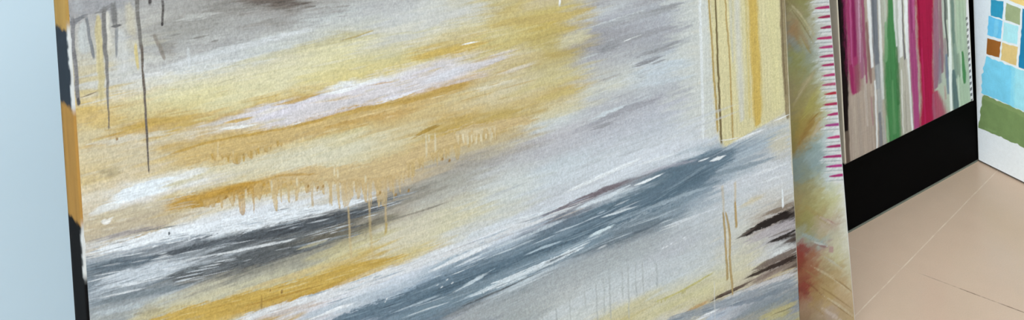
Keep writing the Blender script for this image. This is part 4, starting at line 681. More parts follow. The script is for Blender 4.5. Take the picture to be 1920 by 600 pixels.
[1, 188, 167, 125, 0.7, 0.45, 0, 0.15, 726.7, 243.1, 0.9, 728.5, 243.2, 1.7, 746.5, 244, 1.5, 766.4, 245, 1.7],
[1, 154, 120, 63, 0.85, 0.6, 0, 0.15, 752.4, 238.8, 0.9, 754.2, 238.9, 1.9, 757.1, 239.1, 1],
[1, 154, 120, 63, 0.85, 0.6, 0, 0.15, 745.9, 251.6, 0.9, 747.7, 251.8, 2, 750.7, 251.9, 1],
[1, 154, 120, 63, 0.85, 0.6, 0, 0.15, 744.7, 257.6, 0.9, 746.5, 257.7, 2, 749.5, 257.9, 1],
[1, 154, 120, 63, 0.85, 0.6, 0, 0.15, 707.5, 329.3, 1, 709.4, 329.4, 2.1, 712.5, 329.6, 1.1],
[1, 154, 120, 63, 0.85, 0.6, 0, 0.15, 696.1, 350.6, 1, 698, 350.7, 2.2, 701.1, 350.9, 1.1],
[1, 154, 120, 63, 0.85, 0.6, 0, 0.15, 693.9, 368.5, 1, 695.8, 368.6, 2.2, 699, 368.8, 1.1],
[1, 154, 120, 63, 0.85, 0.6, 0, 0.15, 778.9, 144.5, 0.8, 780.6, 144.6, 1.7, 783.4, 144.8, 0.9],
[1, 154, 120, 63, 0.85, 0.6, 0, 0.15, 712.5, 419.6, 1.1, 714.5, 419.7, 2.3, 717.8, 419.9, 1.2],
[1, 154, 120, 63, 0.85, 0.6, 0, 0.15, 706.8, 428.8, 1.1, 708.8, 428.9, 2.4, 712.1, 429.2, 1.2],
[1, 211, 203, 174, 0.75, 0.6, 0, 0.15, 767.4, 166.5, 1.1, 774.9, 166.7, 1.5, 782.5, 166.9, 0.8],
[1, 211, 203, 174, 0.75, 0.6, 0, 0.15, 764.6, 195.9, 1.1, 772.3, 196.2, 1.6, 780, 196.3, 0.9],
[1, 211, 203, 174, 0.75, 0.6, 0, 0.15, 758.2, 226.1, 1.1, 764.8, 226.3, 1.6, 771.5, 226.3, 0.9],
[1, 211, 203, 174, 0.75, 0.6, 0, 0.15, 751.7, 272.3, 1.2, 757.9, 272.4, 1.7, 764.1, 272.4, 0.9],
[1, 211, 203, 174, 0.75, 0.6, 0, 0.15, 748.3, 276.2, 1.2, 754.2, 276.3, 1.7, 760.1, 276.3, 0.9],
[1, 211, 203, 174, 0.75, 0.6, 0, 0.15, 727.8, 311.2, 1.2, 733.8, 311.3, 1.8, 739.8, 311.3, 1],
[1, 211, 203, 174, 0.75, 0.6, 0, 0.15, 724.5, 395.9, 1.4, 740.8, 396.7, 2, 757.2, 397.3, 1.1],
[1, 211, 203, 174, 0.75, 0.6, 0, 0.15, 741.2, 401, 1.4, 747.8, 401.1, 2, 754.4, 401.1, 1.1],
[1, 211, 203, 174, 0.75, 0.6, 0, 0.15, 725.9, 409.4, 1.4, 739.7, 410, 2, 753.6, 410.4, 1.1],
[1, 211, 203, 174, 0.75, 0.6, 0, 0.15, 720.4, 451.7, 1.4, 728.5, 452, 2.1, 736.7, 452, 1.1],
[1, 211, 203, 174, 0.75, 0.6, 0, 0.15, 716.6, 458.1, 1.5, 724.1, 458.3, 2.1, 731.6, 458.3, 1.1],
[1, 211, 203, 174, 0.75, 0.6, 0, 0.15, 716.8, 464.8, 1.5, 724.3, 464.9, 2.1, 731.8, 464.9, 1.1],
[1, 211, 203, 174, 0.75, 0.6, 0, 0.15, 712.9, 471.2, 1.5, 719.1, 471.3, 2.1, 725.4, 471.2, 1.1],
[1, 211, 203, 174, 0.75, 0.6, 0, 0.15, 713.1, 477.9, 1.5, 719.3, 478, 2.1, 725.6, 478, 1.2],
[1, 211, 203, 174, 0.75, 0.6, 0, 0.15, 714, 486.5, 1.5, 718.9, 486.5, 2.2, 723.8, 486.3, 1.2],
[1, 211, 203, 174, 0.75, 0.6, 0, 0.15, 711.6, 496.6, 1.5, 716.5, 496.6, 2.2, 721.4, 496.4, 1.2],
[1, 192, 171, 126, 0.55, 0.6, 0, 0.15, 646.4, 286.7, 1.4, 659, 286.9, 2, 690.2, 287.5, 1.6, 715.6, 287.1, 1.6],
[1, 185, 165, 118, 0.5, 0.6, 0, 0.15, 633.8, 314.2, 1.4, 646.6, 314.4, 2.1, 672.3, 313.9, 2.1, 694.7, 314, 2.1],
[1, 180, 160, 100, 0.9, 0.45, 0, 0.15, 655.9, 332.4, 1.3, 660.6, 334.9, 2, 669.1, 336.2, 2.1, 673.1, 334.3, 1.6],
[1, 50, 60, 67, 0.9, 0.5, 0, 0.15, 766.7, 82.8, 0.6, 768.6, 83.5, 1.3, 771.1, 83.1, 0.8],
[1, 144, 112, 64, 0.9, 0.5, 0, 0.15, 649.2, 200.4, 0.9, 651.6, 200.5, 1.6, 654.5, 200.7, 0.9],
[1, 144, 112, 64, 0.8, 0.5, 0, 0.15, 657.7, 187.7, 0.6, 659.4, 187.8, 1.2, 661.2, 187.9, 0.6],
[1, 154, 122, 61, 0.7, 0.5, 0, 0.15, 641, 176.6, 0.6, 649.3, 176.6, 1.1, 660.9, 177.3, 0.6],
[1, 181, 175, 112, 0.7, 0.5, 0, 0.15, 357.3, 777.8, 0.9, 361.2, 778, 1.6, 365.1, 778.3, 1.3],
[1, 181, 175, 112, 0.7, 0.5, 0, 0.15, 354.3, 785.5, 0.9, 358.2, 785.8, 1.7, 362.1, 786.1, 1.3],
[1, 181, 175, 112, 0.7, 0.5, 0, 0.15, 352.2, 793.3, 0.9, 356.1, 793.6, 1.7, 360, 793.9, 1.3],
[1, 181, 175, 112, 0.7, 0.5, 0, 0.15, 345.5, 832.5, 0.9, 349.5, 832.8, 1.7, 353.4, 833.1, 1.4],
[1, 181, 175, 112, 0.7, 0.5, 0, 0.15, 344.6, 836, 0.9, 348.6, 836.3, 1.7, 352.6, 836.6, 1.4],
[1, 181, 175, 112, 0.7, 0.5, 0, 0.15, 345.8, 830.1, 0.9, 349.8, 830.4, 1.7, 353.7, 830.7, 1.4],
[1, 166, 171, 170, 0.55, 0.6, 0, 0.15, 423.3, 587.2, 1.5, 435, 586.6, 2, 446.8, 586, 1.3],
[1, 166, 171, 170, 0.55, 0.6, 0, 0.15, 411.7, 610.5, 1.5, 429.7, 610.3, 2.1, 447.7, 610.1, 1.3],
[1, 166, 171, 170, 0.55, 0.6, 0, 0.15, 387.7, 658.6, 1.6, 418.3, 659.3, 2.2, 448.8, 659.9, 1.4],
[1, 166, 171, 170, 0.55, 0.6, 0, 0.15, 392.7, 673.3, 1.6, 419.4, 673.7, 2.2, 446, 674, 1.4],
[1, 166, 171, 170, 0.55, 0.6, 0, 0.15, 379.8, 683.8, 1.6, 411.8, 684.5, 2.2, 443.8, 685.2, 1.4],
[1, 166, 171, 170, 0.55, 0.6, 0, 0.15, 398.3, 709.4, 1.6, 421.7, 709.4, 2.3, 445, 709.5, 1.4],
[1, 166, 171, 170, 0.55, 0.6, 0, 0.15, 362, 719.6, 1.7, 402.2, 720.9, 2.3, 442.3, 722.1, 1.5],
[1, 166, 171, 170, 0.55, 0.6, 0, 0.15, 385.8, 735.4, 1.7, 413.2, 735.7, 2.3, 440.6, 736, 1.5],
[1, 166, 171, 170, 0.55, 0.6, 0, 0.15, 381.7, 750.5, 1.7, 409.3, 750.8, 2.3, 436.9, 751.1, 1.5],
[1, 166, 171, 170, 0.55, 0.6, 0, 0.15, 380.6, 779.4, 1.8, 400.8, 779.2, 2.4, 420.9, 779, 1.5],
[1, 166, 171, 170, 0.55, 0.6, 0, 0.15, 435.6, 562.6, 1.4, 443.6, 561.8, 2, 451.7, 561, 1.3],
[1, 166, 171, 170, 0.55, 0.6, 0, 0.15, 417.4, 638.5, 1.5, 432.7, 638.1, 2.1, 448, 637.7, 1.4],
[1, 192, 174, 135, 0.5, 0.7, 0, 0.15, 427.6, 932.1, 2.5, 444.7, 932.1, 3.7, 474.6, 931.7, 3.7],
[1, 173, 151, 104, 0.95, 0.35, 0, 0.15, 317.6, 931.7, 2, 323.1, 932.7, 3.5, 341.6, 933.4, 3, 376.4, 932.2, 2.7, 417.7, 931.4, 2.7, 432.8, 929.9, 1.9],
[1, 173, 151, 104, 0.95, 0.35, 0, 0.15, 288.7, 943.8, 1.8, 311.5, 942.8, 3, 334, 940.6, 3, 355.3, 940.9, 2.8, 386.6, 943.9, 3, 411.4, 939.9, 2.7, 430.2, 936.1, 1.7],
[1, 213, 206, 181, 0.8, 0.5, 0, 0.15, 357, 937.2, 1.2, 382.4, 937.7, 2.2, 408.4, 937.1, 1.2],
[1, 196, 175, 131, 0.55, 0.6, 0, 0.15, 432.5, 960.9, 2.5, 445.3, 961.2, 3.3, 468.2, 962.2, 3.8],
[1, 176, 150, 99, 0.95, 0.35, 0, 0.15, 389.4, 959, 1.8, 395.2, 959.5, 3.3, 415.8, 959.7, 3, 437.2, 960, 2.5],
[1, 232, 238, 240, 1, 0.3, 0, 0.15, 372.6, 1077.8, 2.1, 377.9, 1078.2, 3.6, 392.2, 1078.5, 2.5, 408.5, 1078.3, 2.2],
[1, 206, 208, 206, 0.5, 0.6, 0, 0.15, 268, 898.8, 1.7, 305.6, 901.6, 1.9, 334.8, 902.4, 1.7],
[1, 170, 176, 179, 0.5, 0.6, 0, 0.15, 247.8, 939.4, 1.8, 286, 942.3, 1.5],
]
# count, length, half height, strength, dryness, spread, colours, then the line they follow (u, v, scale across, scale up)
MAIN_BRISTLES = [
[80, (28, 120), (0.7, 2.38), (0.36, 0.71), 0.3, 20, [(78, 98, 113), (84, 104, 119), (112, 132, 145), (126, 146, 159), (142, 160, 171)], [243, 590, 0.65, 0.60, 340, 569, 0.72, 0.63, 433, 555, 0.79, 0.66, 535, 541, 0.87, 0.70, 648, 526, 0.97, 0.73, 774, 512, 1.09, 0.77, 879, 512, 1.19, 0.81, 974, 507, 1.28, 0.84]],
[25, (21, 80), (0.7, 2.38), (0.32, 0.66), 0.3, 6, [(200, 212, 220), (180, 194, 205), (218, 226, 231)], [244, 601, 0.65, 0.60, 341, 580, 0.72, 0.63, 433, 567, 0.79, 0.66, 536, 554, 0.88, 0.70, 649, 539, 0.97, 0.73, 775, 526, 1.09, 0.77, 880, 527, 1.19, 0.81, 975, 522, 1.28, 0.84]],
[51, (28, 120), (0.7, 2.38), (0.32, 0.66), 0.3, 16, [(112, 126, 136), (150, 166, 176), (182, 196, 204), (96, 112, 123), (206, 216, 222)], [310, 552, 0.70, 0.62, 431, 528, 0.79, 0.66, 551, 513, 0.89, 0.70, 666, 499, 0.99, 0.74, 805, 475, 1.12, 0.78]],
[68, (17.5, 88), (0.7, 2.38), (0.36, 0.76), 0.36, 13, [(64, 70, 76), (72, 80, 86), (110, 120, 127), (160, 168, 174), (204, 210, 214)], [1, 769, 0.48, 0.52, 51, 755, 0.51, 0.53, 116, 740, 0.56, 0.56, 187, 721, 0.61, 0.58, 264, 705, 0.66, 0.60, 348, 690, 0.72, 0.63]],
[76, (14, 80), (0.7, 2.38), (0.32, 0.71), 0.38, 24, [(86, 94, 100), (120, 132, 139), (196, 204, 210), (214, 220, 224), (150, 160, 167)], [0, 746, 0.48, 0.52, 61, 735, 0.52, 0.54, 127, 718, 0.56, 0.56, 223, 694, 0.63, 0.59, 290, 681, 0.68, 0.61]],
[59, (12.6, 64), (0.7, 2.38), (0.36, 0.76), 0.38, 12, [(226, 232, 236), (222, 228, 232), (160, 172, 182), (118, 130, 138)], [1, 784, 0.48, 0.52, 74, 768, 0.53, 0.54, 158, 746, 0.58, 0.57, 252, 722, 0.65, 0.60]],
[68, (17.5, 88), (0.7, 2.38), (0.32, 0.66), 0.36, 13, [(226, 230, 234), (222, 226, 230), (164, 178, 191), (190, 178, 170), (128, 150, 165), (196, 206, 214)], [163, 640, 0.59, 0.57, 272, 618, 0.67, 0.61, 403, 598, 0.77, 0.65, 555, 578, 0.89, 0.70, 631, 568, 0.96, 0.73]],
[51, (21, 72), (1, 3.75), (0.23, 0.52), 0.3, 70, [(150, 152, 155), (196, 204, 208), (172, 175, 179), (182, 186, 190), (206, 212, 215)], [642, 726, 0.96, 0.73, 723, 721, 1.04, 0.76, 794, 717, 1.10, 0.78]],
[51, (28, 128), (1.2, 5), (0.23, 0.47), 0.3, 50, [(208, 214, 220), (178, 183, 189), (196, 202, 205), (188, 190, 196)], [471, 629, 0.82, 0.67, 577, 618, 0.91, 0.71, 694, 608, 1.01, 0.75, 872, 588, 1.18, 0.81]],
[93, (21, 104), (0.9, 3.75), (0.2, 0.47), 0.36, 60, [(183, 156, 89), (213, 198, 158), (197, 177, 124), (211, 204, 174), (193, 186, 139)], [19, 891, 0.49, 0.52, 136, 867, 0.57, 0.56, 287, 845, 0.67, 0.61, 451, 829, 0.80, 0.67, 628, 809, 0.95, 0.72]],
[42, (21, 96), (0.8, 2.75), (0.27, 0.57), 0.36, 26, [(175, 145, 74), (210, 191, 147), (194, 170, 114)], [79, 847, 0.53, 0.54, 194, 824, 0.61, 0.58, 326, 802, 0.70, 0.62, 533, 775, 0.87, 0.69]],
[51, (17.5, 88), (1, 3.75), (0.2, 0.47), 0.38, 38, [(207, 205, 178), (190, 186, 151), (216, 214, 198), (202, 197, 157)], [83, 918, 0.53, 0.54, 199, 902, 0.61, 0.58, 332, 881, 0.71, 0.63, 487, 860, 0.83, 0.68]],
[42, (21, 96), (0.8, 2.75), (0.32, 0.62), 0.34, 13, [(173, 141, 69), (204, 180, 111), (180, 148, 66), (209, 193, 142)], [53, 689, 0.52, 0.54, 124, 670, 0.56, 0.56, 208, 649, 0.62, 0.59, 280, 636, 0.67, 0.61, 359, 621, 0.73, 0.64]],
[34, (17.5, 72), (0.7, 2.38), (0.32, 0.66), 0.3, 16, [(114, 128, 141), (160, 170, 177), (190, 196, 200), (134, 146, 156)], [783, 325, 1.10, 0.78, 913, 289, 1.22, 0.82, 1003, 267, 1.32, 0.85, 1115, 239, 1.43, 0.89]],
[25, (21, 72), (1, 3.75), (0.23, 0.47), 0.3, 40, [(196, 200, 204), (210, 212, 213), (180, 184, 188)], [779, 428, 1.09, 0.78, 896, 409, 1.21, 0.81, 1039, 385, 1.35, 0.86]],
[34, (12.6, 56), (0.8, 3), (0.27, 0.57), 0.4, 22, [(205, 196, 174), (177, 166, 143), (212, 208, 196)], [0, 812, 0.48, 0.52, 55, 804, 0.52, 0.53, 120, 790, 0.56, 0.56]],
[42, (11.2, 56), (0.8, 3), (0.27, 0.57), 0.42, 38, [(120, 116, 110), (168, 168, 166), (150, 150, 150), (136, 132, 126)], [87, 977, 0.53, 0.54, 172, 968, 0.59, 0.57, 300, 943, 0.68, 0.61]],
]
SWIRL_BASE = [
[-125, 663, 133, 117, 85, 606, 133, 126, 105, 586, 131, 143, 137, 562, 137, 145, 121, 539, 142, 141, 99, 500, 146, 134, 98, 471, 143, 132, 95, 433, 141, 130, 79, 390, 138, 122, 72, 376, 127, 143, 139, 342, 128, 141, 133, 333, 143, 139, 111, 309, 155, 143, 102, 280, 155, 139, 91, 263, 146, 138, 88, 252, 155, 155, 125, 235, 162, 166, 155, 227, 153, 117, 109, 221, 148, 76, 72, 204, 143, 69, 57, 185, 139, 75, 57, 170, 150, 97, 70, 156, 144, 80, 64, 142, 142, 66, 55, 130, 158, 113, 91, 113, 168, 140, 114, 89, 154, 128, 100],
[-99, 657, 137, 129, 83, 628, 153, 143, 108, 608, 153, 125, 90, 584, 147, 125, 88, 565, 138, 139, 94, 541, 138, 139, 89, 502, 146, 139, 96, 463, 150, 139, 90, 434, 154, 135, 72, 405, 153, 130, 74, 391, 143, 139, 111, 377, 133, 148, 142, 333, 137, 145, 127, 319, 151, 145, 105, 295, 158, 149, 103, 271, 156, 148, 93, 242, 152, 148, 100, 223, 158, 162, 147, 211, 150, 126, 114, 194, 154, 108, 82, 174, 155, 106, 79, 146, 157, 120, 82, 117, 163, 135, 92, 98, 168, 145, 114, 78, 160, 140, 112],
[-66, 648, 142, 139, 88, 619, 150, 147, 108, 590, 160, 155, 120, 570, 157, 157, 136, 551, 145, 153, 137, 522, 144, 148, 113, 483, 156, 149, 106, 453, 160, 152, 90, 424, 167, 149, 93, 405, 175, 163, 125, 385, 148, 167, 163, 346, 143, 162, 162, 325, 165, 172, 149, 303, 175, 170, 128, 278, 178, 173, 124, 259, 170, 159, 114, 240, 183, 168, 147, 220, 175, 165, 133, 206, 164, 172, 160, 195, 168, 147, 134, 181, 181, 167, 130, 162, 164, 144, 108, 133, 168, 144, 101, 104, 178, 154, 106, 84, 179, 159, 136, 65, 174, 154, 135],
[-34, 640, 188, 188, 173, 542, 183, 189, 183, 443, 186, 187, 150, 394, 184, 196, 196, 316, 194, 206, 208, 296, 199, 203, 179, 267, 195, 195, 152, 227, 182, 167, 148, 208, 191, 186, 163, 178, 195, 191, 159, 159, 190, 182, 143, 139, 180, 161, 121, 110, 184, 161, 123, 81, 184, 160, 123, 51, 178, 156, 119],
[0, 632, 217, 217, 215, 304, 219, 223, 224, 265, 216, 216, 201, 215, 213, 213, 199, 166, 206, 203, 182, 136, 196, 190, 161, 106, 195, 180, 147, 77, 190, 167, 132, 37, 183, 160, 120],
]
SWIRL_STROKES = [
[0, 159, 151, 114, 0.8, 0.8, 0.2, 0.2, -120.9, 654.4, 4.7, -93.3, 631.9, 5.6, -63.2, 590.9, 5.7, -46.2, 555, 3.8],
[0, 182, 174, 137, 0.75, 0.6, 0.2, 0.2, -112.1, 659.9, 2.8, -80.1, 626.6, 4.2, -46.5, 576.7, 3.8, -37.2, 558.4, 1.9],
[0, 124, 111, 71, 0.6, 0.6, 0.25, 0.2, -107.8, 649.2, 1.9, -79.1, 610.7, 3.3, -53.1, 568.7, 1.9],
[0, 148, 127, 93, 0.6, 0.9, 0.15, 0.2, -111.6, 640.5, 5.6, -89.4, 605.7, 14.1, -66, 566.3, 11.3, -53, 545.1, 3.8],
[0, 149, 133, 70, 0.6, 0.8, 0.2, 0.2, -82.1, 584.4, 3.8, -68.1, 561.1, 6.6, -55.9, 544, 2.8],
[0, 135, 143, 137, 0.7, 0.9, 0.1, 0.2, -119.1, 598.2, 8.4, -102.2, 578.2, 17.8, -80, 554.6, 9.4],
[0, 143, 144, 92, 0.6, 0.8, 0.2, 0.2, -115.6, 556.9, 7.5, -88.5, 553.1, 9.4, -63.7, 550.1, 5.7],
[0, 166, 153, 120, 0.6, 0.8, 0.25, 0.2, -117.4, 469.1, 3.7, -88.4, 494, 9.4, -58.3, 511.5, 7.6, -47.6, 518.2, 2.8],
[0, 180, 170, 132, 0.5, 0.7, 0.4, 0.2, -111.3, 474.9, 1.9, -73.2, 504.1, 3.8, -50.8, 515.2, 1.9],
[0, 166, 158, 88, 0.6, 0.8, 0.2, 0.2, -102, 435.4, 7.4, -71.3, 459.8, 13.1, -43.4, 480.7, 11.4, -32.1, 492.1, 5.7],
[0, 146, 115, 60, 0.75, 0.8, 0.15, 0.2, -120.8, 391.5, 3.7, -98.3, 407.3, 9.3, -72.2, 428, 13.1, -52.3, 441.3, 5.7],
[0, 174, 151, 99, 0.6, 0.8, 0.25, 0.2, -89.6, 398.6, 2.8, -68.1, 415, 5.6, -46.2, 432.5, 3.8],
[0, 186, 173, 149, 0.6, 0.8, 0.2, 0.2, -78.6, 397, 2.8, -59.9, 412.4, 7.5, -44.7, 421.3, 4.7],
[0, 147, 164, 164, 0.6, 0.9, 0.1, 0.2, -102.8, 368.3, 9.3, -68.3, 364.5, 15, -40.2, 362, 15.1],
[0, 178, 182, 161, 0.6, 0.8, 0.2, 0.2, -86.6, 328.1, 4.6, -53.7, 307.9, 7.5, -27.3, 288, 4.7],
[0, 161, 143, 91, 0.6, 0.8, 0.3, 0.2, -126.2, 295.9, 2.8, -99.1, 280.4, 7.4, -61, 245.3, 7.5, -41.8, 226.5, 2.8],
[0, 187, 171, 155, 0.8, 0.5, 0.3, 0.2, -80.5, 260.1, 1.9, -47.8, 236.5, 4.7, -25.4, 218.5, 2.8],
[0, 156, 117, 111, 0.7, 0.5, 0.3, 0.2, -56.7, 245.6, 0.9, -43.6, 235.9, 2.1, -33.1, 227.2, 0.9],
[0, 156, 170, 165, 0.8, 0.7, 0.2, 0.2, -129.1, 247.3, 3.7, -98.4, 226.2, 5.5, -65.8, 204.3, 3.7, -56.7, 197, 1.9],
[0, 189, 195, 192, 0.7, 0.5, 0.3, 0.2, -99, 220.7, 1.4, -72.8, 205, 2.8, -57, 195.1, 1.4],
[0, 140, 102, 104, 0.8, 0.5, 0.2, 0.2, -82.5, 206.7, 0.9, -66.5, 198.7, 2.3, -55.7, 193.7, 1.1],
[2, 174, 142, 137, 0.85, 2, 1, 0, -52.9, 193.5, -42, 188.4, -44.6, 178.7, -56.7, 185.3],
[0, 135, 76, 68, 0.85, 0.5, 0.2, 0.2, -134.6, 222.7, 5.5, -114, 211, 8.3, -98.5, 201.3, 4.6],
[0, 188, 188, 177, 0.5, 0.6, 0.3, 0.2, -75, 186.5, 1.9, -46.6, 161.9, 3.7, -16.5, 134.5, 1.9],
[0, 137, 94, 64, 0.7, 0.5, 0.35, 0.2, -132.6, 168.6, 1.4, -101.6, 139, 2.8, -76.7, 111.7, 1.4],
[0, 199, 184, 151, 0.6, 0.7, 0.3, 0.2, -103.9, 178.4, 1.8, -52.4, 136.9, 4.7, -0.2, 86.5, 2.8],
[0, 139, 110, 68, 0.55, 0.7, 0.25, 0.2, -100.7, 146.4, 0.9, -55.9, 107.1, 2.8, -1, 55.3, 1.3],
[0, 201, 186, 156, 0.65, 0.7, 0.25, 0.2, -83, 118.1, 1.8, -37.7, 78.3, 4.7, -2.4, 44, 2.8],
[0, 197, 181, 167, 0.7, 0.7, 0.2, 0.2, -92.2, 99.7, 2.8, -60.1, 71.9, 6.5, -27.5, 42.7, 4.7],
[0, 135, 108, 65, 0.6, 0.5, 0.4, 0.2, -70.4, 105.2, 0.9, -31.7, 68, 1.9, -2.8, 40.2, 0.9],
[0, 133, 74, 62, 0.7, 0.7, 0.2, 0.2, -139.9, 152.5, 3.6, -124.9, 140.8, 8.2, -109.7, 128.9, 3.7],
[0, 152, 123, 84, 0.6, 0.5, 0.35, 0.2, -130.5, 186.8, 1.4, -93, 152.9, 2.8, -54.8, 116.4, 1.9],
[0, 171, 144, 101, 0.7, 0.5, 0.35, 0.2, -65.1, 149.7, 1.4, -26.1, 114.7, 2.8, 3.8, 83, 1.9],
[0, 139, 114, 75, 0.6, 0.5, 0.35, 0.2, -52.4, 136.9, 0.9, -21, 108.7, 1.9, 5.2, 82.4, 0.9],
[0, 164, 137, 97, 0.6, 0.6, 0.3, 0.2, -130.3, 129.6, 1.8, -99.2, 99.7, 2.7, -74.1, 73.9, 1.8],
[0, 187, 173, 141, 0.6, 0.6, 0.3, 0.2, -69.1, 176.4, 1.9, -30, 143.7, 3.7, 0.4, 116, 1.9],
[1, 221, 221, 218, 0.7, 0.6, 0.1, 0.15, 155.9, -0.7, 2.1, 215.9, -2.3, 2.8, 289.6, -0.9, 2.8],
[0, 215, 219, 219, 0.85, 0.5, 0.1, 0.2, -53.3, 640.2, 1, -30.9, 637.5, 3.4, 16.8, 627, 3.7],
[0, 155, 164, 163, 0.7, 0.6, 0.2, 0.2, -50.8, 637.6, 0.8, -28.5, 633.4, 1.7, 16.5, 624.6, 1.4],
[0, 219, 219, 217, 0.7, 0.5, 0.2, 0.2, -48.2, 635, 1, -28.7, 631.1, 2.4, 16.1, 621.2, 2.5],
[0, 215, 219, 219, 0.85, 0.5, 0.1, 0.2, -55.3, 623.1, 1, -32.9, 620.3, 3.3, 16.7, 609, 3.7],
[0, 155, 164, 163, 0.7, 0.6, 0.2, 0.2, -52.7, 620.5, 0.8, -30.5, 616.2, 1.7, 16.5, 606.6, 1.4],
[0, 219, 219, 217, 0.7, 0.5, 0.2, 0.2, -50.2, 617.9, 1, -30.8, 613.8, 2.4, 16.1, 603.2, 2.5],
[0, 215, 219, 219, 0.85, 0.5, 0.1, 0.2, -49, 604.3, 1, -26.5, 601.4, 3.4, 16.7, 591.6, 3.7],
[0, 155, 164, 163, 0.7, 0.6, 0.2, 0.2, -46.4, 601.7, 0.8, -24.1, 597.3, 1.7, 16.4, 589.1, 1.4],
[0, 219, 219, 217, 0.7, 0.5, 0.2, 0.2, -43.9, 599, 1, -24.4, 594.9, 2.4, 16, 585.8, 2.5],
[0, 215, 219, 219, 0.85, 0.5, 0.1, 0.2, -45.6, 584.3, 1, -23.1, 581.2, 3.4, 16.7, 572.1, 3.7],
[0, 155, 164, 163, 0.7, 0.6, 0.2, 0.2, -43.1, 581.6, 0.8, -20.7, 577.1, 1.7, 16.4, 569.7, 1.4],
[0, 219, 219, 217, 0.7, 0.5, 0.2, 0.2, -40.5, 579, 1, -21, 574.7, 2.4, 16, 566.3, 2.5],
[0, 215, 219, 219, 0.85, 0.5, 0.1, 0.2, -58.8, 568.3, 0.9, -36.4, 565.1, 3.3, 16.7, 552.1, 3.7],
[0, 155, 164, 163, 0.7, 0.6, 0.2, 0.2, -56.3, 565.6, 0.8, -34.1, 561, 1.7, 16.4, 549.7, 1.4],
[0, 219, 219, 217, 0.7, 0.5, 0.2, 0.2, -53.7, 563, 0.9, -34.3, 558.6, 2.4, 16, 546.3, 2.5],
[0, 215, 219, 219, 0.85, 0.5, 0.1, 0.2, -52.4, 549.9, 0.9, -30, 546.6, 3.3, 16.7, 535.2, 3.7],
[0, 155, 164, 163, 0.7, 0.6, 0.2, 0.2, -49.9, 547.2, 0.8, -27.6, 542.5, 1.7, 16.4, 532.7, 1.4],
[0, 219, 219, 217, 0.7, 0.5, 0.2, 0.2, -47.4, 544.6, 0.9, -27.9, 540.1, 2.4, 16, 529.4, 2.5],
[0, 215, 219, 219, 0.85, 0.5, 0.1, 0.2, -52.9, 533.4, 0.9, -30.5, 530, 3.3, 16.7, 518.2, 3.7],
[0, 155, 164, 163, 0.7, 0.6, 0.2, 0.2, -50.4, 530.7, 0.8, -28.1, 525.9, 1.7, 16.4, 515.8, 1.4],
[0, 219, 219, 217, 0.7, 0.5, 0.2, 0.2, -47.9, 528, 0.9, -28.4, 523.5, 2.4, 16, 512.4, 2.5],
[0, 215, 219, 219, 0.85, 0.5, 0.1, 0.2, -50.6, 516.6, 0.9, -28.2, 513.1, 3.3, 16.7, 501.7, 3.7],
[0, 155, 164, 163, 0.7, 0.6, 0.2, 0.2, -48.1, 513.9, 0.8, -25.8, 509, 1.7, 16.4, 499.3, 1.4],
[0, 219, 219, 217, 0.7, 0.5, 0.2, 0.2, -45.6, 511.2, 0.9, -26.1, 506.6, 2.4, 16, 495.9, 2.5],
[0, 215, 219, 219, 0.85, 0.5, 0.1, 0.2, -50, 497.8, 0.9, -27.5, 494.2, 3.3, 16.6, 482.8, 3.7],
[0, 155, 164, 163, 0.7, 0.6, 0.2, 0.2, -47.5, 495.1, 0.8, -25.1, 490, 1.7, 16.3, 480.4, 1.3],
[0, 219, 219, 217, 0.7, 0.5, 0.2, 0.2, -44.9, 492.4, 0.9, -25.4, 487.6, 2.4, 15.9, 477, 2.5],
[0, 215, 219, 219, 0.85, 0.5, 0.1, 0.2, -51.9, 481.2, 0.9, -29.5, 477.5, 3.3, 16.6, 465.3, 3.7],
[0, 155, 164, 163, 0.7, 0.6, 0.2, 0.2, -49.4, 478.5, 0.8, -27.1, 473.4, 1.7, 16.3, 462.9, 1.3],
[0, 219, 219, 217, 0.7, 0.5, 0.2, 0.2, -46.9, 475.8, 0.9, -27.4, 471, 2.4, 15.9, 459.6, 2.5],
[0, 215, 219, 219, 0.85, 0.5, 0.1, 0.2, -46.9, 463.1, 0.9, -24.4, 459.3, 3.3, 16.6, 448.4, 3.7],
[0, 155, 164, 163, 0.7, 0.6, 0.2, 0.2, -44.4, 460.4, 0.8, -22, 455.1, 1.7, 16.3, 446, 1.3],
[0, 219, 219, 217, 0.7, 0.5, 0.2, 0.2, -41.9, 457.6, 0.9, -22.3, 452.7, 2.4, 15.9, 442.6, 2.5],
[0, 215, 219, 219, 0.85, 0.5, 0.1, 0.2, -53.2, 445.5, 0.9, -30.8, 441.5, 3.3, 16.6, 428.4, 3.7],
[0, 155, 164, 163, 0.7, 0.6, 0.2, 0.2, -50.7, 442.7, 0.8, -28.5, 437.3, 1.7, 16.3, 426, 1.3],
[0, 219, 219, 217, 0.7, 0.5, 0.2, 0.2, -48.2, 440, 0.9, -28.7, 435, 2.4, 15.9, 422.7, 2.5],
[0, 215, 219, 219, 0.85, 0.5, 0.1, 0.2, -45.7, 424.5, 0.9, -23.2, 420.5, 3.3, 16.6, 409.5, 3.7],
[0, 155, 164, 163, 0.7, 0.6, 0.2, 0.2, -43.2, 421.8, 0.8, -20.8, 416.3, 1.7, 16.3, 407.1, 1.3],
[0, 219, 219, 217, 0.7, 0.5, 0.2, 0.2, -40.7, 419, 0.9, -21.1, 413.9, 2.4, 15.9, 403.7, 2.5],
[0, 215, 219, 219, 0.85, 0.5, 0.1, 0.2, -54.8, 407.8, 0.9, -32.4, 403.7, 3.3, 16.6, 389.6, 3.6],
[0, 155, 164, 163, 0.7, 0.6, 0.2, 0.2, -52.3, 405.1, 0.8, -30, 399.5, 1.7, 16.3, 387.2, 1.3],
[0, 219, 219, 217, 0.7, 0.5, 0.2, 0.2, -49.8, 402.3, 0.9, -30.3, 397.1, 2.4, 15.9, 383.8, 2.5],
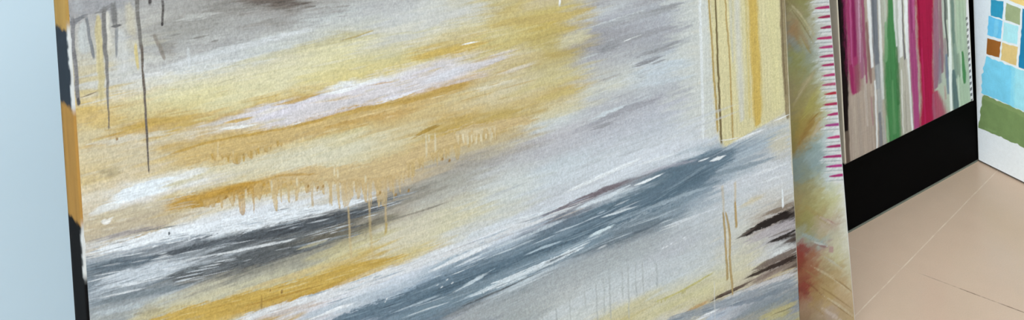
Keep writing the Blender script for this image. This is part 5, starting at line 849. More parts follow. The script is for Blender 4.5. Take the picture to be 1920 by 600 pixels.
[0, 215, 219, 219, 0.85, 0.5, 0.1, 0.2, -50.5, 384, 0.9, -28, 379.6, 3.3, 16.5, 366.7, 3.6],
[0, 155, 164, 163, 0.7, 0.6, 0.2, 0.2, -47.9, 381.2, 0.8, -25.7, 375.4, 1.7, 16.3, 364.3, 1.3],
[0, 219, 219, 217, 0.7, 0.5, 0.2, 0.2, -45.4, 378.4, 0.9, -25.9, 373.1, 2.4, 15.9, 360.9, 2.5],
[0, 215, 219, 219, 0.85, 0.5, 0.1, 0.2, -55.1, 368.9, 0.9, -32.7, 364.5, 3.3, 16.5, 349.7, 3.6],
[0, 155, 164, 163, 0.7, 0.6, 0.2, 0.2, -52.6, 366.1, 0.8, -30.3, 360.2, 1.7, 16.2, 347.4, 1.3],
[0, 219, 219, 217, 0.7, 0.5, 0.2, 0.2, -50, 363.3, 0.9, -30.6, 357.9, 2.4, 15.8, 344, 2.5],
[0, 215, 219, 219, 0.85, 0.5, 0.1, 0.2, -64, 353.3, 0.9, -41.7, 348.8, 3.3, 16.5, 330.8, 3.6],
[0, 155, 164, 163, 0.7, 0.6, 0.2, 0.2, -61.5, 350.6, 0.7, -39.4, 344.6, 1.7, 16.2, 328.4, 1.3],
[0, 219, 219, 217, 0.7, 0.5, 0.2, 0.2, -59, 347.8, 0.9, -39.6, 342.2, 2.4, 15.8, 325.1, 2.5],
[0, 215, 219, 219, 0.85, 0.5, 0.1, 0.2, -57.8, 333.7, 0.9, -35.4, 329.1, 3.3, 16.5, 312.9, 3.6],
[0, 155, 164, 163, 0.7, 0.6, 0.2, 0.2, -55.3, 330.9, 0.8, -33.1, 324.8, 1.7, 16.2, 310.5, 1.3],
[0, 219, 219, 217, 0.7, 0.5, 0.2, 0.2, -52.7, 328.1, 0.9, -33.3, 322.5, 2.4, 15.8, 307.2, 2.5],
[0, 215, 219, 219, 0.85, 0.5, 0.1, 0.2, -51.5, 314, 0.9, -29.1, 309.2, 3.3, 16.5, 295, 3.6],
[0, 155, 164, 163, 0.7, 0.6, 0.2, 0.2, -49, 311.2, 0.8, -26.8, 305, 1.7, 16.2, 292.6, 1.3],
[0, 219, 219, 217, 0.7, 0.5, 0.2, 0.2, -46.5, 308.4, 0.9, -27, 302.6, 2.4, 15.8, 289.3, 2.5],
[0, 165, 30, 95, 0.97, 0.55, 0, 0.05, -41.5, 644.1, 0.8, -28.9, 641.9, 2.7, -11, 639, 3.6, 3.2, 636.3, 3.5, 20.4, 632.6, 3.3],
[0, 172, 38, 102, 0.97, 0.55, 0, 0.05, -43.5, 626.9, 0.8, -30.9, 624.7, 2.7, -11, 621.1, 3.6, 3.2, 618.4, 3.5, 20.3, 614.6, 3.3],
[0, 150, 15, 72, 0.97, 0.55, 0, 0.05, -37.1, 608.1, 0.8, -24.5, 605.8, 2.7, -11, 603.8, 3.6, 3.2, 601, 3.5, 20.3, 597.1, 3.3],
[0, 150, 28, 80, 0.97, 0.55, 0, 0.05, -33.8, 588, 0.8, -21.1, 585.6, 2.7, -11, 584.4, 3.6, 3.2, 581.6, 3.5, 20.3, 577.6, 3.3],
[0, 176, 40, 100, 0.97, 0.55, 0, 0.05, -47, 571.9, 0.8, -34.5, 569.5, 2.7, -11.1, 564.6, 3.6, 3.2, 561.7, 3.5, 20.3, 557.6, 3.3],
[0, 172, 50, 110, 0.97, 0.55, 0, 0.05, -40.6, 553.5, 0.8, -28.1, 551, 2.7, -11.1, 547.8, 3.5, 3.1, 544.8, 3.5, 20.3, 540.7, 3.3],
[0, 168, 35, 95, 0.97, 0.55, 0, 0.05, -41.2, 536.9, 0.8, -28.6, 534.4, 2.7, -11.1, 531, 3.5, 3.1, 527.9, 3.5, 20.3, 523.7, 3.3],
[0, 165, 25, 95, 0.97, 0.55, 0, 0.05, -38.8, 520.1, 0.8, -26.2, 517.5, 2.7, -11.1, 514.6, 3.5, 3.1, 511.5, 3.5, 20.3, 507.2, 3.3],
[0, 178, 50, 110, 0.97, 0.55, 0, 0.05, -38.2, 501.2, 0.8, -25.6, 498.5, 2.7, -11.1, 495.8, 3.5, 3.1, 492.6, 3.5, 20.2, 488.2, 3.3],
[0, 172, 75, 110, 0.97, 0.55, 0, 0.05, -40.1, 484.6, 0.8, -27.5, 481.9, 2.7, -11.1, 478.5, 3.5, 3.1, 475.2, 3.5, 20.2, 470.8, 3.3],
[0, 178, 20, 50, 0.97, 0.55, 0, 0.05, -35.1, 466.4, 0.8, -22.5, 463.6, 2.7, -11.1, 461.7, 3.5, 3.1, 458.3, 3.5, 20.2, 453.8, 3.3],
[0, 165, 30, 80, 0.97, 0.55, 0, 0.05, -41.5, 448.7, 0.8, -28.9, 445.8, 2.7, -11.1, 441.9, 3.5, 3.1, 438.5, 3.5, 20.2, 433.8, 3.3],
[0, 170, 40, 105, 0.97, 0.55, 0, 0.05, -33.9, 427.7, 0.8, -21.3, 424.8, 2.7, -11.1, 423.1, 3.5, 3, 419.6, 3.4, 20.2, 414.9, 3.3],
[0, 162, 55, 130, 0.97, 0.55, 0, 0.05, -43, 411, 0.8, -30.5, 408, 2.7, -11.2, 403.3, 3.5, 3, 399.7, 3.4, 20.2, 394.9, 3.3],
[0, 190, 50, 115, 0.97, 0.55, 0, 0.05, -38.7, 387, 0.8, -26.1, 383.9, 2.7, -11.2, 380.6, 3.5, 3, 376.9, 3.4, 20.1, 372, 3.3],
[0, 160, 20, 95, 0.97, 0.55, 0, 0.05, -43.3, 371.9, 0.8, -30.8, 368.7, 2.6, -11.2, 363.8, 3.5, 3, 360, 3.4, 20.1, 355, 3.3],
[0, 165, 25, 105, 0.97, 0.55, 0, 0.05, -52.3, 356.3, 0.8, -39.8, 353.1, 2.6, -11.2, 345, 3.5, 3, 341.2, 3.4, 20.1, 336.1, 3.3],
[0, 175, 40, 125, 0.97, 0.55, 0, 0.05, -46, 336.6, 0.8, -33.5, 333.3, 2.6, -11.2, 327.2, 3.5, 3, 323.4, 3.4, 20.1, 318.2, 3.3],
[0, 170, 20, 110, 0.97, 0.55, 0, 0.05, -39.8, 316.8, 0.8, -27.2, 313.5, 2.6, -11.2, 309.5, 3.5, 3, 305.5, 3.4, 20.1, 300.2, 3.3],
]
STRIPE_BASE = [
[20, 350, 168, 160, 145, -6, 165, 152, 138],
[419, 249, 178, 186, 170, -3, 165, 178, 160],
]
STRIPE_STROKES = [
[1, 165, 151, 138, 1, 0.25, 0.1, 0.105, -8.7, 29.5, 84.9, 365.8, 47.8, 81.3, 880.4, 50.4, 81],
[1, 92, 79, 68, 0.95, 0.55, 0.1, 0.105, -13.1, 8.9, 8, 55.7, 9.1, 9, 124.8, 7.6, 10, 239, 7.9, 11, 375.2, 9.9, 12, 884.9, 12.6, 11.9],
[1, 20, 10, 10, 1, 0.45, 0.1, 0.105, 67.4, 8.3, 6, 135.5, 10.1, 12, 203.5, 11.9, 14, 283.2, 12.9, 16, 374.4, 13.1, 16, 884.5, 15.9, 15.9],
[1, 148, 44, 94, 0.95, 0.65, 0.2, 0.21, 137.6, 40.7, 12.2, 171.9, 41.6, 22.3, 217.9, 41.7, 26.4, 275.6, 41, 26.3, 367.5, 41.2, 26.3, 881.1, 43.8, 26.2],
[1, 122, 28, 78, 0.8, 0.75, 0.3, 0.105, 216.5, 46.7, 6.1, 273.4, 49.3, 8.1, 365, 51.2, 8.1, 880, 53.7, 8.1],
[1, 176, 92, 136, 0.8, 0.65, 0.25, 0.105, 196.4, 36.6, 2.4, 276.5, 37.6, 3.6, 367.5, 41.2, 3.2, 881.1, 43.8, 3.2],
[1, 152, 98, 124, 0.9, 0.75, 0.4, 0.105, 164.4, 66.7, 8.2, 210.8, 66.8, 14.4, 280.6, 65.2, 13.3, 361.3, 66.2, 12.3, 878.2, 68.7, 12.3],
[1, 196, 160, 178, 0.6, 0.65, 0.5, 0.105, 200.4, 62.5, 2, 257.5, 65.2, 4.1, 360.9, 67.9, 3.1, 878, 70.4, 3.1],
[1, 138, 60, 96, 0.85, 0.65, 0.3, 0.105, 149, 79.3, 3.1, 195.5, 79.4, 6.2, 265.7, 77.8, 7, 357.9, 79.7, 6.2, 876.6, 82.2, 6.2],
[1, 134, 88, 92, 0.7, 0.95, 0.2, 0.105, 139.2, 54.4, 10.2, 168.4, 53.3, 16.3, 203.3, 52.5, 12.2],
[1, 124, 92, 88, 0.85, 0.75, 0.2, 0.105, 145, 92.9, 4.2, 180.2, 92.1, 8.3, 227.3, 90.5, 8.3, 286.1, 88.1, 4.1],
[1, 142, 40, 86, 0.9, 0.75, 0.3, 0.105, 141.9, 34.2, 4, 174.3, 33.3, 8.1, 209, 32.5, 6.1],
[1, 186, 176, 168, 0.6, 0.75, 0.4, 0.105, 57.1, 75.8, 4.1, 127.3, 74.2, 6.2, 173.8, 74.3, 4.1],
[1, 138, 126, 114, 0.6, 0.75, 0.3, 0.105, -8.9, 98.7, 4.2, 49.9, 97.9, 6.3, 120.1, 98, 4.2],
[1, 152, 142, 132, 0.5, 0.95, 0.3, 0.105, -16.7, 52.9, 4.1, 53.4, 51.3, 8.2, 134.5, 50.7, 4.1],
[1, 176, 164, 150, 0.5, 0.95, 0.3, 0.105, -10.9, 36.2, 6.1, 47, 35.5, 8.1, 115.6, 37.3, 6.1],
[1, 152, 110, 118, 0.7, 0.65, 0.3, 0.105, 51.6, 92.8, 2.1, 81.2, 91.5, 3.3, 122.2, 91.2, 2.1],
[1, 214, 216, 216, 0.95, 0.5, 0.1, 0.105, 177.7, 100.7, 5.2, 224.9, 99, 6.3, 283, 100, 7.9, 353.3, 98.4, 7.1, 874.3, 100.8, 7.1],
[1, 106, 111, 119, 0.95, 0.55, 0.15, 0.105, 126.3, 116.1, 8.4, 173.2, 116.2, 10.5, 220.6, 114.5, 11.6, 278.9, 115.4, 12.6, 348.6, 117.3, 13.7, 872.1, 119.6, 13.6],
[1, 84, 88, 92, 0.6, 0.65, 0.3, 0.105, 221.6, 111.1, 1.7, 268.3, 111.1, 2.5, 349.9, 112.1, 2.1, 872.7, 114.5, 2.1],
[1, 206, 208, 206, 0.9, 0.65, 0.2, 0.105, 99.1, 128.2, 6.4, 169.2, 130, 6.4, 251.3, 131, 5.9, 344.8, 132.8, 5.3, 870.2, 135.1, 5.3],
[1, 152, 156, 156, 0.8, 0.75, 0.3, 0.105, 55.3, 117.7, 8.4, 113.8, 118.7, 12.7, 184.7, 117, 10.5],
[1, 212, 214, 212, 0.9, 0.65, 0.15, 0.105, -4.3, 102.5, 3.4, 71.1, 104.8, 4.2, 152.8, 105.8, 3.4],
[1, 110, 112, 118, 0.85, 0.65, 0.3, 0.105, -4.9, 114.8, 9.5, 38.1, 116.4, 8.4, 79.3, 116, 5.3],
[1, 158, 160, 156, 0.8, 0.65, 0.4, 0.105, -5.6, 130.8, 3.4, 16.9, 127.2, 5.5, 64.6, 125.5, 4.2],
[1, 156, 160, 148, 0.8, 0.75, 0.3, 0.105, 224.9, 141.4, 4.3, 284, 140.6, 5.5, 342.6, 141.6, 5.3, 869.2, 143.8, 5.3],
[1, 172, 180, 166, 0.85, 0.75, 0.3, 0.105, 222.4, 150.1, 4.3, 269.7, 150.2, 6.4, 340.4, 150.3, 6.4, 868.2, 152.5, 6.4],
[1, 60, 118, 68, 0.97, 0.5, 0.1, 0.105, -17.8, 160.4, 25.9, 3.6, 160.3, 28, 77.2, 160.5, 30.1, 136.8, 159.7, 30.1, 195.3, 162.4, 28, 241.3, 167.8, 21.6, 288.2, 169.6, 12.9, 335.6, 169.6, 8.6, 865.9, 171.8, 8.6],
[1, 112, 152, 112, 0.8, 0.75, 0.35, 0.105, 176.7, 144.8, 6.4, 222.9, 148.4, 7.5, 269.7, 150.2, 4.3],
[1, 92, 138, 92, 0.7, 0.85, 0.3, 0.105, 11.2, 162.7, 8.6, 76.7, 162.3, 6.5, 135.8, 163.2, 4.3],
[1, 128, 166, 126, 0.85, 0.65, 0.2, 0.105, -5, 139.8, 3.4, 25, 138.5, 5.1, 66.5, 138.1, 2.6],
[1, 42, 96, 50, 0.6, 0.85, 0.2, 0.105, 71.2, 180, 6.5, 165.5, 183.7, 6.5, 236.5, 185.5, 4.4],
[1, 202, 208, 202, 0.9, 0.65, 0.25, 0.105, 201, 184.6, 4.4, 261.2, 182, 5.6, 332.1, 183.8, 5.6, 864.2, 185.9, 5.6],
[1, 166, 172, 164, 0.8, 0.75, 0.3, 0.105, 164, 189, 4.4, 235.5, 189.1, 6.1, 330.4, 191, 5.7, 863.3, 193, 5.6],
[1, 212, 214, 212, 0.95, 0.55, 0.15, 0.105, 173.6, 197.1, 6.6, 233.1, 198.1, 7.9, 327.7, 201.7, 7.9, 862, 203.7, 7.9],
[1, 104, 100, 104, 0.9, 0.55, 0.2, 0.105, 132.5, 206.8, 2.2, 170.5, 207.9, 4.4, 230.7, 207, 2.6, 325.5, 210.7, 2, 861, 212.7, 2],
[1, 216, 219, 218, 0.97, 0.5, 0.1, 0.105, 0.1, 222.5, 3.6, 58.9, 219.6, 4.4, 143.4, 218.7, 5.8, 227.2, 219.7, 7.5, 322.8, 221.6, 7.5, 859.7, 223.5, 7.5],
[1, 172, 168, 156, 0.9, 0.65, 0.25, 0.105, 0.1, 207.6, 15.4, 50.5, 207.8, 15.4, 110.3, 208.8, 13.2, 170, 209.7, 6.6],
[1, 196, 196, 190, 0.8, 0.65, 0.2, 0.105, 1.9, 191.1, 2.6, 67.3, 192.5, 3.5, 150.2, 195.3, 3.1],
[1, 140, 138, 126, 0.6, 0.65, 0.4, 0.105, 4.2, 202.4, 3.1, 52.2, 202.4, 3.5, 100.2, 202.4, 2.2],
[1, 152, 62, 112, 0.97, 0.5, 0.1, 0.105, -1.1, 237.4, 13.4, 53.2, 237.8, 13.4, 125.7, 237.9, 15.6, 222.3, 237.9, 15.6, 317.8, 241.6, 14.5, 857.3, 243.4, 14.5],
[1, 120, 40, 86, 0.7, 0.65, 0.3, 0.105, 216.4, 237.4, 2.2, 258.7, 237, 3.6, 318.7, 237.9, 2.2, 857.7, 239.8, 2.2],
[1, 176, 104, 144, 0.6, 0.75, 0.3, 0.105, 220.3, 245.2, 3.6, 316, 248.9, 3.6, 856.4, 250.7, 3.6],
[1, 152, 4, 58, 0.98, 0.45, 0.1, 0.105, -14.3, 274.2, 34.1, 4.8, 275.7, 34.1, 64.4, 280.4, 29.6, 137.1, 282.2, 31.9, 209.8, 284.1, 38.8, 305.9, 289.7, 43.4, 851.6, 291.4, 43.2],
[1, 128, 0, 44, 0.6, 0.75, 0.2, 0.105, 155.4, 260.9, 4.5, 215.8, 261.8, 5.4, 312.3, 263.7, 4.5, 854.7, 265.4, 4.5],
[1, 178, 40, 92, 0.6, 0.65, 0.3, 0.105, 0, 267.7, 3.2, 80.3, 268.3, 3.6, 177.6, 268.3, 2.7],
[1, 140, 98, 116, 0.95, 0.6, 0.15, 0.105, 67.8, 309.5, 9.2, 114.2, 319, 16.2, 162.9, 320.9, 16.2, 223.7, 323.7, 13.9, 295.6, 331.3, 9.3, 846.6, 332.8, 9.3],
[1, 124, 70, 92, 0.8, 0.75, 0.3, 0.105, 96.6, 337.1, 7, 157.6, 340, 9.4, 219.1, 340.9, 9.4, 292.2, 344.7, 9.4, 845, 346.1, 9.3],
[1, 118, 112, 128, 0.7, 0.85, 0.2, 0.105, 74.7, 327.6, 9.3, 111.4, 328.5, 9.3, 160.3, 330.4, 4.7],
[1, 132, 110, 120, 0.7, 0.75, 0.2, 0.105, 79.9, 351.6, 7.1, 129.5, 351.6, 9.4, 178.6, 353.5, 4.7],
[1, 104, 122, 138, 0.85, 0.65, 0.2, 0.105, 41.8, 354.5, 4.7, 91.5, 354.5, 7.1, 141.1, 354.4, 4.7],
[1, 152, 42, 80, 0.85, 0.75, 0.15, 0.105, -13.3, 324.6, 27.9, -0.1, 321.7, 32.5, 28.8, 316.2, 27.8, 67.8, 309.5, 9.2],
[1, 150, 88, 108, 0.7, 0.75, 0.3, 0.105, -10.8, 301.4, 6.9, 27.5, 300.6, 6.9, 64.7, 299.6, 4.6],
[1, 172, 132, 130, 0.6, 0.75, 0.3, 0.105, 32.6, 343.9, 5.6, 70.1, 342.9, 3.3],
[1, 178, 186, 176, 0.9, 0.65, 0.25, 0.105, 178.1, 355.4, 3.8, 216.6, 350.5, 6.1, 290.8, 350.5, 5.6, 844.3, 351.9, 5.6],
[1, 64, 68, 68, 0.9, 0.65, 0.2, 0.105, 126.8, 361.2, 2.4, 164.3, 360.2, 3.5, 215, 356.3, 4.7, 288.9, 358.2, 3.8, 843.4, 359.6, 3.8],
[1, 96, 104, 100, 0.8, 0.65, 0.4, 0.105, 213.5, 362.1, 5.2, 287.5, 364, 4.3, 842.7, 365.4, 4.2],
[1, 216, 222, 216, 0.97, 0.5, 0.1, 0.105, -13.5, 364, 4.7, 14.5, 362.3, 5.7, 100.2, 367.1, 7.1, 186.6, 369.9, 4.7, 285.1, 373.7, 4.3, 841.6, 375, 4.3],
[1, 98, 122, 112, 0.9, 0.65, 0.2, 0.105, 69.5, 386.6, 7.2, 119.6, 386.6, 9.6, 182.9, 383.6, 8.6, 282.2, 385.4, 8.1, 840.2, 386.7, 8.1],
[1, 132, 152, 138, 0.75, 0.75, 0.3, 0.105, 67.2, 394.5, 9.6, 105.6, 391.5, 14.4, 156.8, 387.5, 7.2],
[1, 166, 186, 160, 0.95, 0.6, 0.15, 0.105, -16.2, 412.2, 26.7, 36.7, 412.3, 26.7, 99.4, 413.2, 21.8, 174.8, 413.1, 24.2, 274.8, 415, 23, 836.7, 416.1, 22.9],
[1, 150, 166, 148, 0.5, 0.75, 0.4, 0.105, 112.8, 410.2, 3.6, 175.9, 409.2, 4.8, 275.8, 411, 3.6, 837.1, 412.2, 3.6],
[1, 124, 140, 124, 0.7, 0.75, 0.3, 0.105, 68.5, 398.6, 4.8, 91.7, 396.4, 12, 129.6, 395.4, 9.6],
[1, 82, 104, 104, 0.95, 0.55, 0.12, 0.105, -11.7, 382.2, 12, 8.4, 381.8, 14.3, 46.8, 378.8, 13.1, 97.4, 376.8, 4.8],
[1, 196, 214, 194, 0.7, 0.65, 0.3, 0.105, -13, 394.2, 2.9, 29.8, 393.5, 3.8, 80, 393.5, 2.4],
[1, 66, 124, 72, 0.95, 0.55, 0.1, 0.105, 48.1, 416.3, 3.9, 66.9, 416.7, 8.3, 98.8, 415.2, 7.8, 130.7, 413.7, 3.4],
[1, 186, 204, 184, 0.7, 0.65, 0.2, 0.105, 50.8, 407.3, 1.9, 75.9, 407.3, 3.4, 132.4, 407.7, 2.4],
[1, 222, 220, 222, 0.95, 0.5, 0.1, 0.105, -3.9, 441.8, 6.4, 91.3, 441.2, 6.4, 167.5, 440.1, 5.9, 267.9, 443, 5.9, 833.3, 444, 5.9],
[2, 112, 114, 112, 0.9, 1, 0.5, 0, 432.6, 202.4, 440, 203, 439.6, 196.8, 432, 195],
[2, 112, 114, 112, 0.9, 1, 0.5, 0, 432.9, 188.4, 440.3, 189, 439.8, 182.8, 432.3, 181],
[2, 112, 114, 112, 0.9, 1, 0.5, 0, 433.2, 174.5, 440.6, 175, 440.1, 168.8, 432.6, 167.1],
[2, 112, 114, 112, 0.9, 1, 0.5, 0, 433.5, 160.5, 440.9, 161, 440.4, 154.8, 432.9, 153.1],
[2, 112, 114, 112, 0.9, 1, 0.5, 0, 433.8, 146.5, 441.2, 147, 440.7, 140.8, 433.2, 139.1],
[2, 112, 114, 112, 0.9, 1, 0.5, 0, 434, 132.6, 441.5, 133, 441, 126.8, 433.5, 125.1],
[2, 112, 114, 112, 0.9, 1, 0.5, 0, 434.3, 118.6, 441.8, 119, 441.3, 112.8, 433.7, 111.2],
[2, 92, 92, 98, 0.9, 1, 0.5, 0, 434.6, 104.6, 442, 105, 441.5, 98.8, 434, 97.2],
[2, 92, 92, 98, 0.9, 1, 0.5, 0, 434.9, 90.6, 442.3, 91, 441.8, 84.8, 434.3, 83.2],
[2, 92, 92, 98, 0.9, 1, 0.5, 0, 435.2, 76.6, 442.6, 77, 442.1, 70.8, 434.6, 69.2],
[2, 92, 92, 98, 0.9, 1, 0.5, 0, 435.5, 62.6, 442.9, 63, 442.4, 56.8, 434.9, 55.2],
[2, 92, 92, 98, 0.9, 1, 0.5, 0, 435.7, 48.6, 443.2, 48.9, 442.7, 42.7, 435.2, 41.2],
[2, 92, 92, 98, 0.9, 1, 0.5, 0, 436, 34.6, 443.5, 34.9, 443, 28.7, 435.4, 27.2],
[2, 92, 92, 98, 0.9, 1, 0.5, 0, 436.3, 20.6, 443.8, 20.9, 443.3, 14.7, 435.7, 13.2],
[2, 92, 92, 98, 0.9, 1, 0.5, 0, 436.6, 6.6, 444, 6.8, 443.5, 0.6, 436, -0.9],
]
BLOCK_BASE = [
[-4, 394, 206, 216, 232, 1, 216, 222, 234],
[118, 433, 210, 220, 234, 7, 220, 225, 236],
]
BLOCK_STROKES = [
[2, 222, 196, 126, 1, 1.2, 0.7, 0, 84.9, 478.5, 180.7, 479.5, 178.7, 413.3, 130.5, 419.3, 85.6, 422.1],
[2, 42, 140, 176, 1, 1.2, 0.7, 0, 46.7, 408.3, 79.5, 415.7, 74.2, 372.3, 45.4, 369.5],
[2, 146, 160, 122, 1, 1.2, 0.7, 0, 84.7, 413, 120.1, 411.5, 116.3, 372.3, 81.4, 371.6],
[2, 98, 182, 222, 1, 1.2, 0.7, 0, 40, 367.7, 74.7, 368, 69.2, 322.4, 34.3, 319.5],
[2, 128, 198, 230, 0.5, 3, 1, 0, 56, 364.2, 65.3, 364.8, 58.6, 321.7, 49.2, 322.2],
[2, 162, 216, 226, 1, 1.2, 0.7, 0, 77.9, 365.3, 113.7, 368.9, 108.4, 323.2, 73.1, 320.6],
[2, 142, 88, 34, 1, 1.2, 0.7, 0, 34.1, 313, 68.3, 315.1, 63.7, 275.2, 30, 272.9],
[2, 206, 182, 122, 1, 1.2, 0.7, 0, 72.3, 315.2, 110.1, 317.6, 104.9, 273.1, 67.6, 271.6],
[2, 24, 118, 160, 1, 1.2, 0.7, 0, 125.3, 413.8, 166.5, 412.8, 158.6, 273.9, 110.6, 272.1],
[2, 116, 196, 226, 1, 1.5, 1.5, 0, 29.8, 266.4, 63.4, 267.5, 102.7, 265.9, 95.7, 169.9, 50.9, 171.7, 15.6, 172.8, 18.5, 218.1],
[2, 150, 212, 230, 1, 2, 1.5, 0, 100.1, 266.2, 130.8, 266.8, 204.6, 267.6, 201.8, 171.9, 122.8, 172.5, 94.5, 170.7],
[2, 136, 206, 230, 0.7, 3, 1, 0, 93.6, 266.3, 104, 266.5, 97.1, 170.5, 86.6, 169.9],
[2, 112, 136, 86, 1, 1.3, 1.6, 0, 18.3, 169.3, 69.5, 170.4, 122.7, 170, 201.7, 169.5, 199.3, 85.6, 118.8, 85.6, 53.4, 84.1, 3.5, 82.2],
[2, 130, 150, 98, 0.5, 3, 1.5, 0, 18.2, 168.6, 69.5, 169.8, 122.7, 169.4, 201.7, 169.5, 201.4, 157.2, 122.3, 157.3, 55.9, 159.6, 16.5, 158.9],
[2, 126, 152, 100, 0.4, 2, 1, 0, 21.1, 90.6, 51, 94.6, 50.9, 89.4, 20.9, 85.3],
[2, 146, 160, 122, 1, 1.2, 0.7, 0, 234.2, 392.7, 262.6, 399.8, 258.1, 359.3, 233.1, 356.6],
[2, 142, 88, 34, 1, 1.2, 0.7, 0, 267.1, 397.3, 298, 396.1, 294.8, 359.5, 264.3, 358.6],
[2, 42, 140, 176, 1, 1.2, 0.7, 0, 228.4, 354.8, 258.5, 355.3, 253.9, 312.7, 223.6, 310],
[2, 162, 216, 226, 1, 1.2, 0.7, 0, 261.3, 352.8, 292.4, 356.3, 287.9, 313.7, 257.3, 311.1],
[2, 24, 118, 160, 1, 1.2, 0.7, 0, 223.4, 303.9, 253.1, 305.9, 249.2, 268.8, 220, 266.5],
[2, 98, 182, 222, 1, 1.2, 0.7, 0, 256.6, 306.1, 289.5, 308.4, 285, 266.8, 252.6, 265.4],
[2, 206, 182, 122, 1, 1.2, 0.7, 0, 302.4, 398.3, 338.4, 397.6, 331.8, 267.7, 290, 266],
[2, 98, 182, 222, 1, 1.2, 0.7, 0, 427.7, 370.8, 452, 377.6, 448.2, 340.1, 426.9, 337.4],
[2, 206, 182, 122, 1, 1.2, 0.7, 0, 455.8, 375.3, 482.2, 374.5, 479.6, 340.5, 453.5, 339.5],
[2, 146, 160, 122, 1, 1.2, 0.7, 0, 422.8, 335.8, 448.6, 336.4, 444.7, 297, 418.9, 294.3],
[2, 142, 88, 34, 1, 1.2, 0.7, 0, 451, 334.1, 477.6, 337.5, 473.9, 298.1, 447.7, 295.5],
[2, 42, 140, 176, 1, 1.2, 0.7, 0, 418.7, 288.7, 444.1, 290.7, 440.9, 256.3, 415.9, 254.1],
[2, 162, 216, 226, 1, 1.2, 0.7, 0, 447.1, 290.9, 475.2, 293.2, 471.5, 254.7, 443.8, 253.2],
[2, 24, 118, 160, 1, 1.2, 0.7, 0, 486.1, 376.6, 516.9, 376.2, 511.6, 255.7, 475.8, 253.9],
[2, 162, 216, 226, 1, 1.2, 0.7, 0, 41.4, 648.8, 74.2, 653.3, 68.8, 610.5, 40.1, 610.3],
[2, 24, 118, 160, 1, 1.2, 0.7, 0, 79.3, 650.1, 114.8, 645.5, 111, 606.8, 76, 609.2],
[2, 98, 182, 222, 1, 1.2, 0.7, 0, 34.6, 609, 69.3, 606.2, 63.9, 561.3, 28.9, 561.5],
[2, 206, 182, 122, 1, 1.2, 0.7, 0, 72.5, 603.2, 108.3, 603.6, 103, 558.7, 67.8, 559.2],
[2, 146, 160, 122, 1, 1.2, 0.7, 0, 28.7, 555.1, 63, 554.1, 58.3, 514.8, 24.6, 515.5],
[2, 142, 88, 34, 1, 1.2, 0.7, 0, 66.9, 553.9, 104.8, 553, 99.5, 509.1, 62.2, 510.9],
[2, 42, 140, 176, 1, 1.2, 0.7, 0, 120, 647.3, 161.2, 642.7, 153.2, 505.2, 105.3, 507.7],
[2, 142, 88, 34, 1, 1.2, 0.7, 0, 229, 621.5, 257.5, 626.1, 252.9, 586.1, 228, 585.7],
[2, 42, 140, 176, 1, 1.2, 0.7, 0, 262, 623.1, 292.8, 619.2, 289.6, 583, 259.2, 584.9],
[2, 162, 216, 226, 1, 1.2, 0.7, 0, 223.3, 584.4, 253.4, 582.1, 248.8, 540.2, 218.4, 540.2],
[2, 24, 118, 160, 1, 1.2, 0.7, 0, 256.2, 579.4, 287.3, 580, 282.8, 538.1, 252.2, 538.3],
[2, 98, 182, 222, 1, 1.2, 0.7, 0, 218.3, 534.1, 248, 533.5, 244.1, 496.9, 214.8, 497.3],
[2, 206, 182, 122, 1, 1.2, 0.7, 0, 251.5, 533.3, 284.4, 532.7, 279.9, 491.8, 247.5, 493.2],
[2, 146, 160, 122, 1, 1.2, 0.7, 0, 297.3, 621, 333.3, 617, 326.7, 488.4, 284.9, 490.4],
[2, 110, 140, 170, 1, 1.5, 1, 0, 203, 172.5, 531.1, 173.5, 528.9, 68, 199.6, 54.1],
[2, 216, 190, 128, 1, 1.5, 1, 0, 38, 826.8, 225.6, 787.4, 223.2, 704.2, 37.7, 740.6],
]

# ============================================================================= the drip painting
KM = .125                                               # slope of the brushwork on the canvas
def paint_main(U, V):
    Q = V + KM * U
    col = under_painting(MAIN_BASE, U, Q, KM, -100., 1500., 30., 4.5)
    h = .35 * vn(U / 40, Q / 1.2, 31) + .35 * vn(U / 5, Q / 1.3, 32)
    col *= (1 + .08 * (vn(U / 60, Q / 1.4, 21) - .5) + .09 * (vn(U / 12, Q / 2.2, 22) - .5) + .10 * (vn(U / 1.2, V / 4.5, 23) - .5))[:, None]
    brush(MAIN_STROKES, U, V, Q, col, h)
    brush(bristle_marks(MAIN_BRISTLES), U, V, Q, col, h)
    brush(MAIN_LAST, U, V, Q, col, h)
    wv = vn(U / .9, V / 1.7, 24) * .5 + vn(U / 1.9, V / .8, 25) * .3 + vn(U / 3.2, V / 2.4, 26) * .2
    rough = .29 + .12 * vn(U / 60, V / 40, 27)
    dark = (np.clip(.26 - col.mean(1), 0, .26) * smooth(830., 700., U))[:, None] * 1.7
    col *= (1 + (rough * (wv - .5)) * 1.35)[:, None]
    # thin paint catches only the tops of the weave, so dark passages carry pale specks
    spk = smooth(.52, .86, vn(U / 9, Q / .8, 28) * .38 + vn(U / 1.8, Q / .7, 29) * .32 + vn(U / 26, Q / 5, 30) * .30)[:, None]
    col += spk * dark * np.array([[.20, .22, .245]])
    col *= (1 - .30 * smooth(.5, .3, vn(U / 14, Q / 1.1, 33) * .6 + vn(U / 2, Q / .8, 34) * .4)[:, None] * np.clip(dark * 3, 0, 1))
    h += .55 * wv
    return np.clip(col, 0, 1), h
